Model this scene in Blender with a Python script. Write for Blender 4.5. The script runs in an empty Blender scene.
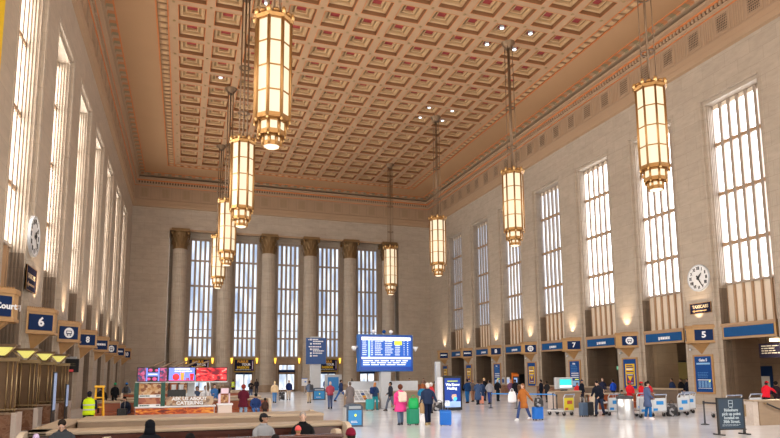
import bpy, bmesh, math, random
from mathutils import Matrix, Vector
random.seed(7)
PI = math.pi
sc = bpy.context.scene
col = sc.collection

# ------------------------------------------------------------------ camera
CAM = dict(f=605.826, yaw=.3265, pitch=.1258, roll=-.0071, cx=389.98, cy=297.95, h=2.2)
cam_d = bpy.data.cameras.new('camera')
cam = bpy.data.objects.new('camera', cam_d)
col.objects.link(cam)
CR = Matrix.Rotation(-CAM['yaw'], 4, 'Z') @ Matrix.Rotation(PI/2 + CAM['pitch'], 4, 'X') @ Matrix.Rotation(CAM['roll'], 4, 'Z')
cam.matrix_world = Matrix.Translation((0, 0, CAM['h'])) @ CR
cam_d.sensor_width = 36
cam_d.lens = CAM['f']*36/780
cam_d.shift_x = -(CAM['cx']-390)/780
cam_d.shift_y = (CAM['cy']-219)/780
cam_d.clip_end = 500
sc.camera = cam


def at(u, v, x=None, y=None, z=None):
    """the place in the hall seen at pixel (u,v) on the plane x=, y= or z="""
    r = CR @ Vector(((u-CAM['cx'])/CAM['f'], -(v-CAM['cy'])/CAM['f'], -1, 0))
    if x is not None: k = x/r[0]
    elif y is not None: k = y/r[1]
    else: k = (z-CAM['h'])/r[2]
    return Vector((r[0]*k, r[1]*k, CAM['h']+r[2]*k))


# hall dimensions (metres)
XL, XR, D = -6.95, 34.15, 82.39
HWT, HCB, HC = 21.23, 24.09, 28.25
BAY, YA, WW = 7.351, 31.82, 4.63
PIER = BAY-WW

# ------------------------------------------------------------------ materials
MATS = {}


def new_mat(name):
    m = bpy.data.materials.new(name)
    m.use_nodes = True
    nt = m.node_tree
    b = nt.nodes['Principled BSDF']
    MATS[name] = m
    return m, nt, b


def N(nt, t, **kw):
    n = nt.nodes.new(t)
    for k, v in kw.items():
        if k.startswith('i_'): n.inputs[k[2:].replace('_', ' ')].default_value = v
        else: setattr(n, k, v)
    return n


def mat(name, c, rough=.6, metal=0, emit=0, var=.08, scale=4, spec=.5, trans=0, ecol=None):
    if name in MATS: return MATS[name]
    m, nt, b = new_mat(name)
    c = tuple(c)+(1,)
    b.inputs['Roughness'].default_value = rough
    b.inputs['Metallic'].default_value = metal
    b.inputs['Specular IOR Level'].default_value = spec
    if trans: b.inputs['Transmission Weight'].default_value = trans
    tc = N(nt, 'ShaderNodeTexCoord')
    no = N(nt, 'ShaderNodeTexNoise', i_Scale=scale, i_Detail=3.0)
    nt.links.new(tc.outputs['Object'], no.inputs['Vector'])
    mx = N(nt, 'ShaderNodeMix', data_type='RGBA')
    mx.inputs[6].default_value = tuple(x*(1-var) for x in c[:3])+(1,)
    mx.inputs[7].default_value = tuple(min(1, x*(1+var)) for x in c[:3])+(1,)
    nt.links.new(no.outputs['Fac'], mx.inputs[0])
    nt.links.new(mx.outputs[2], b.inputs['Base Color'])
    if emit:
        b.inputs['Emission Color'].default_value = (tuple(ecol)+(1,)) if ecol else c
        b.inputs['Emission Strength'].default_value = emit
    return m


def srgb(*c):
    return tuple(((x/255+.055)/1.055)**2.4 if x > 10 else x/255/12.92 for x in c)


def stone(name, c1, c2, mortar, rough=.55, bw=1.9, bh=.95, streak=1.0, gap=.008):
    m, nt, b = new_mat(name)
    g = N(nt, 'ShaderNodeNewGeometry')
    sp = N(nt, 'ShaderNodeSeparateXYZ')
    nt.links.new(g.outputs['Position'], sp.inputs[0])
    ad = N(nt, 'ShaderNodeMath', operation='ADD')
    nt.links.new(sp.outputs[0], ad.inputs[0]); nt.links.new(sp.outputs[1], ad.inputs[1])
    cb = N(nt, 'ShaderNodeCombineXYZ')
    nt.links.new(ad.outputs[0], cb.inputs[0]); nt.links.new(sp.outputs[2], cb.inputs[1])
    br = N(nt, 'ShaderNodeTexBrick', i_Scale=1.0)
    br.inputs['Mortar Size'].default_value = gap
    br.inputs['Brick Width'].default_value = bw
    br.inputs['Row Height'].default_value = bh
    br.inputs['Color1'].default_value = tuple(c1)+(1,)
    br.inputs['Color2'].default_value = tuple(c2)+(1,)
    br.inputs['Mortar'].default_value = tuple(mortar)+(1,)
    nt.links.new(cb.outputs[0], br.inputs['Vector'])
    mp = N(nt, 'ShaderNodeMapping'); mp.inputs['Scale'].default_value = (.8, .8, 2.4*streak)
    nt.links.new(g.outputs['Position'], mp.inputs[0])
    no = N(nt, 'ShaderNodeTexNoise', i_Scale=1.1, i_Detail=6.0, i_Roughness=.7)
    nt.links.new(mp.outputs[0], no.inputs['Vector'])
    mr = N(nt, 'ShaderNodeMapRange'); mr.inputs[1].default_value = .3; mr.inputs[2].default_value = .7
    mr.inputs[3].default_value = .86; mr.inputs[4].default_value = 1.08
    nt.links.new(no.outputs['Fac'], mr.inputs[0])
    mx = N(nt, 'ShaderNodeMix', data_type='RGBA', blend_type='MULTIPLY'); mx.inputs[0].default_value = 1
    nt.links.new(br.outputs['Color'], mx.inputs[6]); nt.links.new(mr.outputs[0], mx.inputs[7])
    nt.links.new(mx.outputs[2], b.inputs['Base Color'])
    b.inputs['Roughness'].default_value = rough
    return m


def marble(name, c1, c2, vein, rough=.3, scale=1.5):
    m, nt, b = new_mat(name)
    g = N(nt, 'ShaderNodeNewGeometry')
    no = N(nt, 'ShaderNodeTexNoise', i_Scale=scale, i_Detail=8.0, i_Distortion=1.6)
    nt.links.new(g.outputs['Position'], no.inputs['Vector'])
    cr = N(nt, 'ShaderNodeValToRGB')
    e = cr.color_ramp.elements
    e[0].position = .3; e[0].color = tuple(c1)+(1,)
    e[1].position = .62; e[1].color = tuple(c2)+(1,)
    x = cr.color_ramp.elements.new(.5); x.color = tuple(vein)+(1,)
    x = cr.color_ramp.elements.new(.47); x.color = tuple(c1)+(1,)
    nt.links.new(no.outputs['Fac'], cr.inputs[0])
    nt.links.new(cr.outputs[0], b.inputs['Base Color'])
    b.inputs['Roughness'].default_value = rough
    return m


# ------------------------------------------------------------------ mesh builder
class MB:
    def __init__(s):
        s.v = []; s.f = []; s.m = []; s.mats = []; s.M = None; s.smooth = []

    def mi(s, m):
        if m not in s.mats: s.mats.append(m)
        return s.mats.index(m)

    def add(s, vs, fs, m, smooth=False):
        o = len(s.v)
        if s.M is not None: vs = [tuple(s.M @ Vector(p)) for p in vs]
        s.v += [tuple(p) for p in vs]
        k = s.mi(m)
        for f in fs:
            s.f.append([i+o for i in f]); s.m.append(k); s.smooth.append(smooth)

    def box(s, x0, x1, y0, y1, z0, z1, m):
        if x0 > x1: x0, x1 = x1, x0
        if y0 > y1: y0, y1 = y1, y0
        vs = [(x0, y0, z0), (x1, y0, z0), (x1, y1, z0), (x0, y1, z0), (x0, y0, z1), (x1, y0, z1), (x1, y1, z1), (x0, y1, z1)]
        s.add(vs, [(3, 2, 1, 0), (4, 5, 6, 7), (0, 1, 5, 4), (1, 2, 6, 5), (2, 3, 7, 6), (3, 0, 4, 7)], m)

    def bbox(s, x0, x1, y0, y1, z0, z1, m, r=.02):
        """a box with chamfered edges"""
        if x0 > x1: x0, x1 = x1, x0
        if y0 > y1: y0, y1 = y1, y0
        bm = bmesh.new()
        bmesh.ops.create_cube(bm, size=1)
        for v in bm.verts:
            v.co = Vector((x0+(v.co.x+.5)*(x1-x0), y0+(v.co.y+.5)*(y1-y0), z0+(v.co.z+.5)*(z1-z0)))
        r = min(r, .49*min(x1-x0, y1-y0, z1-z0))
        bmesh.ops.bevel(bm, geom=bm.edges[:], offset=r, segments=2, affect='EDGES', profile=.5)
        s.bm(bm, m)

    def bm(s, bm, m, smooth=False):
        bm.verts.index_update()
        s.add([v.co.copy() for v in bm.verts], [[v.index for v in f.verts] for f in bm.faces], m, smooth)
        bm.free()

    def quad(s, a, b, c, d, m): s.add([a, b, c, d], [(0, 1, 2, 3)], m)

    def prism(s, poly, z0, z1, m):
        n = len(poly)
        vs = [(p[0], p[1], z0) for p in poly]+[(p[0], p[1], z1) for p in poly]
        fs = [tuple(reversed(range(n))), tuple(range(n, 2*n))]+[(i, (i+1) % n, n+(i+1) % n, n+i) for i in range(n)]
        s.add(vs, fs, m)

    def xprism(s, poly, x0, x1, m):
        """poly of (y,z) extruded along x"""
        n = len(poly)
        vs = [(x0, p[0], p[1]) for p in poly]+[(x1, p[0], p[1]) for p in poly]
        fs = [tuple(reversed(range(n))), tuple(range(n, 2*n))]+[(i, (i+1) % n, n+(i+1) % n, n+i) for i in range(n)]
        s.add(vs, fs, m)

    def lathe(s, prof, m, cx=0, cy=0, n=16, ph=0, smooth=True, cap=True):
        vs = []; fs = []
        for r, z in prof:
            for i in range(n):
                a = ph+2*PI*i/n
                vs.append((cx+r*math.cos(a), cy+r*math.sin(a), z))
        for j in range(len(prof)-1):
            for i in range(n):
                fs.append((j*n+i, j*n+(i+1) % n, (j+1)*n+(i+1) % n, (j+1)*n+i))
        s.add(vs, fs, m, smooth)
        if cap:
            s.add(vs[:n], [tuple(reversed(range(n)))], m)
            s.add(vs[-n:], [tuple(range(n))], m)

    def tube(s, pts, r, m, n=8, flat=1.0, smooth=True):
        """tapered tube along pts; r = a radius or one per point; flat squeezes across"""
        pts = [Vector(p) for p in pts]
        rr = r if isinstance(r, (list, tuple)) else [r]*len(pts)
        rings = []
        ref = None
        for i, p in enumerate(pts):
            t = (pts[min(i+1, len(pts)-1)]-pts[max(i-1, 0)])
            if t.length < 1e-9: t = Vector((0, 0, 1))
            t.normalize()
            if ref is None:
                ref = Vector((1, 0, 0)) if abs(t.x) < .9 else Vector((0, 1, 0))
            u = (ref-t*ref.dot(t)); u.normalize(); ref = u
            w = t.cross(u)
            rings.append([p+(u*math.cos(2*PI*k/n)+w*flat*math.sin(2*PI*k/n))*rr[i] for k in range(n)])
        vs = [q for R_ in rings for q in R_]
        fs = [(j*n+k, j*n+(k+1) % n, (j+1)*n+(k+1) % n, (j+1)*n+k) for j in range(len(pts)-1) for k in range(n)]
        fs += [tuple(reversed(range(n))), tuple(range((len(pts)-1)*n, len(pts)*n))]
        s.add(vs, fs, m, smooth)

    def ell(s, c, r, m, n=12, k=8, z0=-1, z1=1, smooth=True):
        """ellipsoid (or a slice of one between z0 and z1 of its unit sphere)"""
        a0, a1 = math.asin(z0), math.asin(z1)
        prof = [(math.cos(a0+(a1-a0)*i/k), math.sin(a0+(a1-a0)*i/k)) for i in range(k+1)]
        vs = []
        for rr, z in prof:
            rr = max(rr, .02)
            for i in range(n):
                a = 2*PI*i/n
                vs.append((c[0]+r[0]*rr*math.cos(a), c[1]+r[1]*rr*math.sin(a), c[2]+r[2]*z))
        fs = [(j*n+i, j*n+(i+1) % n, (j+1)*n+(i+1) % n, (j+1)*n+i) for j in range(k) for i in range(n)]
        fs += [tuple(reversed(range(n))), tuple(range(k*n, (k+1)*n))]
        s.add(vs, fs, m, smooth)

    def loft(s, rings, m, n=14, smooth=True):
        """rings = (cx,cy,cz,rx,ry[,tilt]) horizontal ellipses joined upwards"""
        vs = []
        for g in rings:
            t = g[5] if len(g) > 5 else 0
            for i in range(n):
                a = 2*PI*i/n
                ex, ey = g[3]*math.cos(a), g[4]*math.sin(a)
                vs.append((g[0]+ex, g[1]+ey*math.cos(t), g[2]+ey*math.sin(t)))
        k = len(rings)-1
        fs = [(j*n+i, j*n+(i+1) % n, (j+1)*n+(i+1) % n, (j+1)*n+i) for j in range(k) for i in range(n)]
        fs += [tuple(reversed(range(n))), tuple(range(k*n, (k+1)*n))]
        s.add(vs, fs, m, smooth)

    def build(s, name, parent=None, loc=None, rot=None):
        me = bpy.data.meshes.new(name)
        me.from_pydata(s.v, [], s.f)
        for m in s.mats: me.materials.append(m)
        me.polygons.foreach_set('material_index', s.m)
        me.polygons.foreach_set('use_smooth', s.smooth)
        me.update()
        o = bpy.data.objects.new(name, me)
        col.objects.link(o)
        if parent: o.parent = parent
        if loc is not None: o.location = loc
        if rot is not None: o.rotation_euler = rot
        return o


def thing(name, label, cat, loc=(0, 0, 0), rz=0, group=None):
    o = bpy.data.objects.new(name, None)
    col.objects.link(o)
    o.empty_display_size = .2
    o.location = loc; o.rotation_euler = (0, 0, rz)
    o['label'] = label; o['category'] = cat
    if group: o['group'] = group
    return o


def tag(o, label, cat, group=None):
    o['label'] = label; o['category'] = cat
    if group: o['group'] = group
    return o


def struct(o):
    o['kind'] = 'structure'
    return o


def copy_tree(o, parent=None):
    c = o.copy(); col.objects.link(c)
    if parent: c.parent = parent
    for ch in list(o.children): copy_tree(ch, c)
    return c


def text(body, size, m, parent=None, loc=(0, 0, 0), rot=(PI/2, 0, 0), name='lettering', align='CENTER', ext=.006, sx=1, bold=0, spacing=1):
    cu = bpy.data.curves.new('t', 'FONT')
    cu.body = body; cu.size = size; cu.align_x = align; cu.align_y = 'CENTER'
    cu.extrude = ext; cu.resolution_u = 2; cu.offset = bold; cu.space_line = spacing
    t = bpy.data.objects.new('t', cu)
    col.objects.link(t)
    dg = bpy.context.evaluated_depsgraph_get()
    me = bpy.data.meshes.new_from_object(t.evaluated_get(dg))
    bpy.data.objects.remove(t); bpy.data.curves.remove(cu)
    me.materials.clear(); me.materials.append(m)
    o = bpy.data.objects.new(name, me)
    col.objects.link(o)
    if parent: o.parent = parent
    o.location = loc; o.rotation_euler = rot; o.scale = (sx, 1, 1)
    return o


def lines(mb, x0, x1, z0, z1, n, y, m, fill=.5, seed=0, ragged=.5, depth=.006):
    """rows of small word-shaped bars on a face at y that looks towards -y"""
    rnd = random.Random(seed)
    h = (z1-z0)/n
    for i in range(n):
        zt = z1-i*h
        x = x0; xe = x0+(x1-x0)*(1-ragged*rnd.random())
        while x < xe-1e-3:
            w = (x1-x0)*rnd.uniform(.08, .22)
            w = min(w, xe-x)
            mb.box(x, x+w, y-depth, y, zt-h*fill, zt, m)
            x += w+(x1-x0)*.03


def light(kind, name, loc, energy, color, parent=None, **kw):
    l = bpy.data.lights.new(name, kind)
    l.energy = energy; l.color = color
    for k, v in kw.items():
        if k != 'rot': setattr(l, k, v)
    o = bpy.data.objects.new(name, l)
    col.objects.link(o)
    o.location = loc
    if 'rot' in kw: o.rotation_euler = kw['rot']
    if parent: o.parent = parent
    return o


# ------------------------------------------------------------------ palette
M_WALL = stone('limestone', (.47, .39, .305), (.435, .358, .278), (.31, .25, .19))
M_JAMB = stone('ribbed_limestone', (.43, .35, .27), (.40, .325, .25), (.33, .25, .19), bh=1.8)
M_JAMBLOW = stone('brown_shaded_ribbed_stone', (.21, .15, .103), (.19, .136, .093), (.12, .085, .06), bh=1.8)  # brown low on the reveals, darkened further to paint in their weaker light
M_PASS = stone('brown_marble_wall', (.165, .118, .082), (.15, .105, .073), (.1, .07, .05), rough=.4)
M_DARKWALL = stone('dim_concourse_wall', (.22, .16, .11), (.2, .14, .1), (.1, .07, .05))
M_CEIL = mat('ceiling_plaster', (.43, .255, .13), .8, var=.05, scale=.4)
M_RIB = mat('coffer_rib_paint', (.42, .258, .14), .8, var=.06, scale=.6)
M_CREAM = mat('coffer_cream_paint', (.54, .345, .175), .8, var=.05)
M_ORANGE = mat('orange_paint', (.56, .19, .06), .8, var=.1)
M_OLIVE = mat('olive_gilding', (.30, .20, .09), .6, var=.1)
M_RED = mat('red_coffer_paint', (.33, .045, .04), .7, var=.15)
M_COFWALL = mat('coffer_side_shaded_paint', (.22, .095, .035), .8, var=.1)  # side colour darkened to put the shade of the recess into it
M_CORN = mat('cornice_paint', (.38, .255, .16), .75, var=.06, scale=.7)
M_CORN2 = mat('cornice_tan_paint', (.42, .28, .172), .75, var=.06, scale=.7)
M_CORNDK = mat('cornice_painted_shadow', (.13, .075, .04), .8)  # dark paint stands in for the shadow gaps of the cornice
M_GRILLE = mat('frieze_grille_dark', (.055, .035, .022), .8)
M_FRETG = mat('fret_green', (.27, .21, .12), .8)
M_FRETO = mat('fret_orange', (.45, .2, .085), .8)
M_CAPG = mat('aged_gilding', (.23, .135, .055), .5, .5, var=.2, scale=5)
M_GOLD = mat('gilded_bronze', (.40, .21, .07), .38, .75, var=.15, scale=6)
M_GOLDLT = mat('polished_gilt', (.72, .45, .18), .3, .8, var=.1)
M_BRONZE = mat('brown_bronze', (.20, .125, .07), .45, .6, var=.2, scale=3)
M_BRASS = mat('brass_bar', (.42, .30, .16), .35, .8, var=.15)
M_WINBAR = mat('window_bar_bronze_paint', (.36, .28, .215), .55, var=.08)
M_SPANDREL = mat('cream_spandrel_panel', (.80, .68, .54), .5, var=.04)
M_FIN = mat('tan_spandrel_fin', (.42, .26, .145), .5, var=.08)
M_WOOD = mat('honey_wood', (.42, .235, .09), .45, var=.18, scale=5)
M_WOODLT = mat('light_honey_wood', (.50, .29, .11), .45, var=.12, scale=5)
M_BLUE = mat('sign_navy_blue', (.003, .02, .085), .5, var=.05, spec=.15)
M_BLUE2 = mat('poster_blue', (.004, .06, .26), .5, var=.08, spec=.2)
M_WHITE = mat('white_lettering', (.85, .87, .9), .5, var=.02)
M_BLACK = mat('black_enamel', (.012, .012, .014), .4)
M_DARK = mat('charcoal_plastic', (.045, .047, .055), .5)
M_GREY = mat('grey_painted_metal', (.50, .52, .54), .45, .2)
M_STEEL = mat('brushed_steel', (.62, .63, .64), .32, .9, var=.1)
M_BENCHW = mat('dark_bench_wood', (.085, .028, .018), .22, var=.35, scale=2.5)
M_BENCHT = mat('pale_bench_top', (.42, .32, .22), .35, var=.14, scale=2)
M_BENCHL = mat('cream_bench_arm', (.58, .48, .36), .45, var=.1)
M_REDWOOD = mat('lit_reddish_bench_wood', (.34, .085, .025), .35, var=.2, scale=2)  # bench wood of the farther benches, brightened to paint in more light
M_MARB = marble('brown_veined_marble', (.17, .075, .04), (.22, .105, .058), (.28, .16, .10), scale=3)
M_PALEM = marble('pale_pink_marble', (.58, .50, .44), (.62, .54, .48), (.55, .47, .41), scale=3)
M_TRAV = stone('brown_and_shaded_travertine', (.33, .235, .155), (.30, .21, .135), (.2, .14, .09), streak=2, bw=3, bh=1.5)
M_CLOCKF = mat('clock_face_white', (.80, .80, .80), .4, var=.01)
M_YEL = mat('banner_yellow', (.80, .52, .01), .6)
M_PURP = mat('banner_purple', (.10, .03, .14), .6)
M_NAVYBAN = mat('banner_dark_navy', (.012, .012, .035), .7, spec=.15)
M_GOLDT = mat('banner_orange', (.75, .38, .03), .6)
M_SCRBLUE = mat('screen_blue', (.004, .06, .32), .3, emit=.2, ecol=(.004, .15, .72))
M_SCRBLUE2 = mat('screen_dark_blue', (.005, .03, .2), .3, emit=0.25, ecol=(.003, .045, .32))
M_SCRWHITE = mat('screen_white', (.8, .85, .9), .3, emit=0.3, ecol=(.75, .85, 1))
M_SCRYEL = mat('screen_yellow', (.7, .8, .05), .3, emit=0.3, ecol=(.75, .9, .03))
M_TEALSCR = mat('screen_teal', (.02, .4, .4), .3, emit=0.3, ecol=(.05, .75, .72))
# ------------------------------------------------------------------ daylight glass
def pane_mat(name, c1, c2, strength, scale=.35, streak=3):
    """frosted window glass, lit by the day outside"""
    m, nt, b = new_mat(name)
    g = N(nt, 'ShaderNodeNewGeometry')
    mp = N(nt, 'ShaderNodeMapping'); mp.inputs['Scale'].default_value = (streak, streak, .5)
    nt.links.new(g.outputs['Position'], mp.inputs[0])
    no = N(nt, 'ShaderNodeTexNoise', i_Scale=scale, i_Detail=4.0)
    nt.links.new(mp.outputs[0], no.inputs['Vector'])
    cr = N(nt, 'ShaderNodeValToRGB')
    e = cr.color_ramp.elements
    e[0].position = .38; e[0].color = tuple(c1)+(1,)
    e[1].position = .62; e[1].color = tuple(c2)+(1,)
    nt.links.new(no.outputs['Fac'], cr.inputs[0])
    nt.links.new(cr.outputs[0], b.inputs['Emission Color'])
    b.inputs['Emission Strength'].default_value = strength
    b.inputs['Base Color'].default_value = (.6, .65, .7, 1)
    b.inputs['Roughness'].default_value = .3
    return m


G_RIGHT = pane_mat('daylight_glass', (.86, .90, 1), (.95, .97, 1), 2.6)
G_SHADE = pane_mat('dimmed_daylight_glass', (.30, .40, .56), (.46, .57, .74), .6, .8)  # dimmer, bluer copy of the daylight glow for the farthest right windows
G_MID = pane_mat('half_dimmed_daylight_glass', (.55, .66, .85), (.8, .88, 1), .85, .8)  # half-dimmed copy of the daylight glow for the middle right windows
G_LEFT = pane_mat('bright_daylight_glass', (1, .97, .92), (1, .99, .97), 5.5)
G_BACK = pane_mat('street_view_glass', (.20, .32, .52), (.78, .88, 1), .42, .55, 2.2)
G_DOOR = pane_mat('street_door_glass', (.2, .33, .5), (.9, .95, 1), .42, 1.5, 1.5)

# ------------------------------------------------------------------ side walls
nwin = 0
K0, K1 = -2, 6


def side(sgn, name, glass_for):
    global nwin
    X = (lambda d: XR+d) if sgn > 0 else (lambda d: XL-d)
    w = MB()
    y_start = -5.0
    bays = range(K0, K1+1)
    # wall above the windows, up behind the cornice
    w.box(X(0), X(3.4), y_start, D+1.5, HWT, HC+.6, M_WALL)
    # solid wall by the near end
    ys = YA+K0*BAY-WW
    w.box(X(0), X(3.4), y_start, ys, 0, HWT, M_WALL)
    for k in bays:
        y0 = YA+k*BAY
        y1 = y0+PIER if k < K1 else D+1.5
        w.box(X(0), X(.2), y0, y1, 0, HWT, M_WALL)
        w.box(X(.2), X(1.3), y0-.24, y1+(.24 if k < K1 else 0), 0, HWT, M_WALL)
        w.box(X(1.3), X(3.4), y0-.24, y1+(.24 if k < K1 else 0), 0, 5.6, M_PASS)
        # raised border beside each opening
        for yy in ((y0+.12, y0+.2), (y1-.2, y1-.12)):
            if k == K1 and yy[0] > y0+1: continue
            w.box(X(-.03), X(.02), yy[0], yy[1], 0, HWT+.12, M_WALL)
        # ribs on the window reveals
        for i in range(5):
            d = .34+i*.145
            for yy, sg in ((y0-.24, -1), (y1+.24, 1)):
                if k == K1 and sg > 0: continue
                w.box(X(d), X(d+.085), yy, yy+sg*.07, 7.9, HWT-.25, M_JAMB)
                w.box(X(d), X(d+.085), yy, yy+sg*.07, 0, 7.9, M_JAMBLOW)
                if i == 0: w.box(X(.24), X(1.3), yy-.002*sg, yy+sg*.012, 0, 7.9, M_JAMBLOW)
    for k in bays:                                    # window heads, sills and the passage roofs
        yf = YA+k*BAY; yn = yf-WW
        w.box(X(.2), X(1.3), yn+.24, yf-.24, HWT-.24, HWT-.001, M_WALL)
        w.box(X(-.03), X(.02), yn-.2, yf+.2, HWT+.12, HWT+.2, M_WALL)
        w.box(X(.86), X(3.38), yn+.24, yf-.24, 5.22, 5.42, M_FIN)
        w.box(X(1.1), X(3.38), yn+.24, yf-.24, 5.42, 5.59, M_PASS)
    # the concourse beyond the passages
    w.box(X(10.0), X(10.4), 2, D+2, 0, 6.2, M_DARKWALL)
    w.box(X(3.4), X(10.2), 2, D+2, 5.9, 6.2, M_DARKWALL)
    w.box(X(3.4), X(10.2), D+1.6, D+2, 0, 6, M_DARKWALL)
    struct(w.build(name))
    for k in bays:
        nwin += 1
        yf = YA+k*BAY-.24; yn = yf-WW+.48
        wf = MB()
        n = 6; p = (yf-yn)/n
        zt = HWT-.26
        for i in range(n+1):
            y = yn+i*p
            t = .115 if 0 < i < n else .09
            w0 = .77
            wf.box(X(w0), X(1.0), y-t, y+t, 8.2, zt, M_WINBAR)
        for z in (18.06, 14.5, 10.92):
            wf.box(X(.8), X(1.0), yn, yf, z-.13, z+.13, M_WINBAR)
            for i in range(n):
                wf.box(X(.76), X(.82), yn+i*p+.12, yn+(i+1)*p-.12, z-.1, z+.1, M_FIN)
        for i in range(n):
            wf.box(X(.86), X(1.0), yn+i*p, yn+(i+1)*p, zt-.3, zt, M_SPANDREL)
        wf.box(X(.75), X(1.02), yn, yf, 8.1, 8.24, M_WINBAR)
        o = struct(wf.build('window_%d' % nwin))
        g = MB()
        g.quad((X(.98), yn, 8.2), (X(.98), yf, 8.2), (X(.98), yf, zt), (X(.98), yn, zt), glass_for(k))
        if sgn < 0: g.f = [list(reversed(f)) for f in g.f]
        g.build('glass', o)
        s = MB()
        s.box(X(.92), X(1.1), yn, yf, 5.4, 8.12, M_SPANDREL)
        for i in range(n+1):
            y = yn+i*p
            s.box(X(.78), X(.95), y-.065, y+.065, 5.4, 8.12, M_FIN)
        s.build('spandrel', o)


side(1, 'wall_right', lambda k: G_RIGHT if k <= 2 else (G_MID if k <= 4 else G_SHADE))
side(-1, 'wall_left', lambda k: G_LEFT)

# ------------------------------------------------------------------ back wall with its columned opening
OX0, OX1 = -2.38, 29.25
w = MB()
w.box(XL-1, OX0, D, D+3.2, 0, 21.35, M_WALL)
w.box(OX1, XR+1, D, D+3.2, 0, 21.35, M_WALL)
w.box(XL-1, XR+1, D, D+3.2, 21.35, HC+.6, M_WALL)
w.box(OX0, OX1, D+.05, D+.3, 21.1, 21.36, M_CORN2)
COLX = [-1.0+5.76*i for i in range(6)]
# screens between the columns: piers, door storey
SY = D+1.55
w.box(OX0, OX1, SY+.15, SY+.4, 20.45, 21.36, M_WALL)
for i, cx in enumerate(COLX):
    w.box(cx-1.35, cx+1.35, SY+.0, SY+.4, 0, 21.36, M_JAMB)
for i in range(5):
    a, b_ = COLX[i]+1.35, COLX[i+1]-1.35
    m_ = (a+b_)/2
    dw = 1.15
    w.box(a, m_-dw, SY+.1, SY+.4, 0, 4.55, M_TRAV)  # brown stone paints the weaker light of the door storey into the wall
    w.box(m_+dw, b_, SY+.1, SY+.4, 0, 4.55, M_TRAV)
    w.box(m_-dw, m_+dw, SY+.1, SY+.4, 3.75 if i == 2 else 2.6, 4.55, M_TRAV)
struct(w.build('wall_back'))

for i in range(5):
    a, b_ = COLX[i]+1.35, COLX[i+1]-1.35
    nwin += 1
    wf = MB()
    n = 5; p = (b_-a)/n
    for j in range(n+1):
        x = a+j*p
        wf.box(x-.135, x+.135, SY-.15, SY+.15, 4.55, 20.45, M_WINBAR)
    for z in (20.35, 17.5, 14.1, 10.65, 7.2, 4.65):
        wf.box(a, b_, SY-.12, SY+.15, z-.12, z+.12, M_WINBAR)
    for z in (8.3,):
        wf.box(a, b_, SY+.05, SY+.15, z-.05, z+.05, M_WINBAR)
    o = struct(wf.build('window_%d' % nwin))
    g = MB()
    g.quad((a, SY+.13, 4.6), (b_, SY+.13, 4.6), (b_, SY+.13, 20.4), (a, SY+.13, 20.4), G_BACK)
    g.build('glass', o)
    # street doors under the window
    m_ = (a+b_)/2; dw = 1.15
    df = MB()
    top = 3.75 if i == 2 else 2.6
    for x in (m_-dw, m_-.03, m_+dw-.12):
        df.box(x, x+.12, SY+.05, SY+.3, 0, top, M_BRONZE)
    df.box(m_-dw, m_+dw, SY+.05, SY+.3, 2.35, 2.6, M_BRONZE if i == 2 else M_BLUE)
    df.box(m_-dw, m_+dw, SY+.05, SY+.3, 0, .25, M_BRONZE)
    if i == 2: df.box(m_-dw, m_+dw, SY+.05, SY+.3, 2.6, 2.95, M_BLUE); df.box(m_-dw, m_+dw, SY+.05, SY+.3, 3.6, 3.75, M_BRONZE)
    do = struct(df.build('door_%d' % (i+1)))
    g = MB()
    g.quad((m_-dw, SY+.2, .2), (m_+dw, SY+.2, .2), (m_+dw, SY+.2, top), (m_-dw, SY+.2, top), G_DOOR)
    g.build('glass', do)

for i, cx in enumerate(COLX):
    t = thing('column', 'stone column with gilded leaf capital, %s along the columned end wall' % ['first on the news-stand side', 'second in the row counted from the food stand side', 'third in the row, rising behind the doors with a transom', 'fourth in the row, rising behind the tall blue directory', 'fifth in the row, rising behind the departure board', 'last of the row, beside the ticket hall corner'][i], 'column', (cx, D+.55, 0), 0, 'columns along the end wall')
    s = MB()
    prof = []
    n = 48
    vs = []; fs = []
    for z in (.9, 9, 18.75):
        for k in range(n):
            r = .93*(1-.06*(z-.9)/18)-(.03 if k % 2 else 0)
            a = 2*PI*k/n
            vs.append((r*math.cos(a), r*math.sin(a), z))
    for j in range(2):
        for k in range(n): fs.append((j*n+k, j*n+(k+1) % n, (j+1)*n+(k+1) % n, (j+1)*n+k))
    s.add(vs, fs, M_WALL, False)
    s.build('shaft', t)
    s = MB()
    s.lathe([(1.12, 0), (1.12, .5), (1.05, .6), (1.0, .85), (.95, .92)], M_TRAV, n=32)
    s.build('base', t)
    s = MB()
    s.lathe([(.9, 18.7), (.97, 18.8), (.9, 18.95), (.92, 20.2), (1.05, 20.9), (1.12, 20.95)], M_CAPG, n=24)
    for tier, (z, h, r, cnt) in enumerate(((18.95, .75, .93, 12), (19.6, .75, .94, 12), (20.25, .65, .98, 12))):
        for k in range(cnt):
            a = 2*PI*(k+.5*(tier % 2))/cnt
            c_, s_ = math.cos(a), math.sin(a)
            tx, ty = -s_, c_
            wd = .16
            pts = []
            for hh, out in ((0, .02), (.55, .1), (.85, .22), (1, .2)):
                pts.append((r+out, z+h*hh, wd*(1-.5*hh)))
            vs = []; fs = []
            for rr, zz, w_ in pts:
                vs += [(rr*c_-tx*w_, rr*s_-ty*w_, zz), ((rr+.05)*c_, (rr+.05)*s_, zz), (rr*c_+tx*w_, rr*s_+ty*w_, zz)]
            for q in range(3):
                fs += [(q*3, q*3+1, q*3+4, q*3+3), (q*3+1, q*3+2, q*3+5, q*3+4)]
            s.add(vs, fs, M_CAPG)
    s.box(-1.2, 1.2, -1.2, 1.2, 20.95, 21.12, M_CAPG)
    s.box(-1.12, 1.12, -1.12, 1.12, 21.12, 21.34, M_CAPG)
    for a in (-1, 1):
        for b2 in (-1, 1):
            s.ell((a*1.02, b2*1.02, 20.75), (.2, .2, .22), M_CAPG, 8, 5)
    s.build('capital', t)

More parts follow.
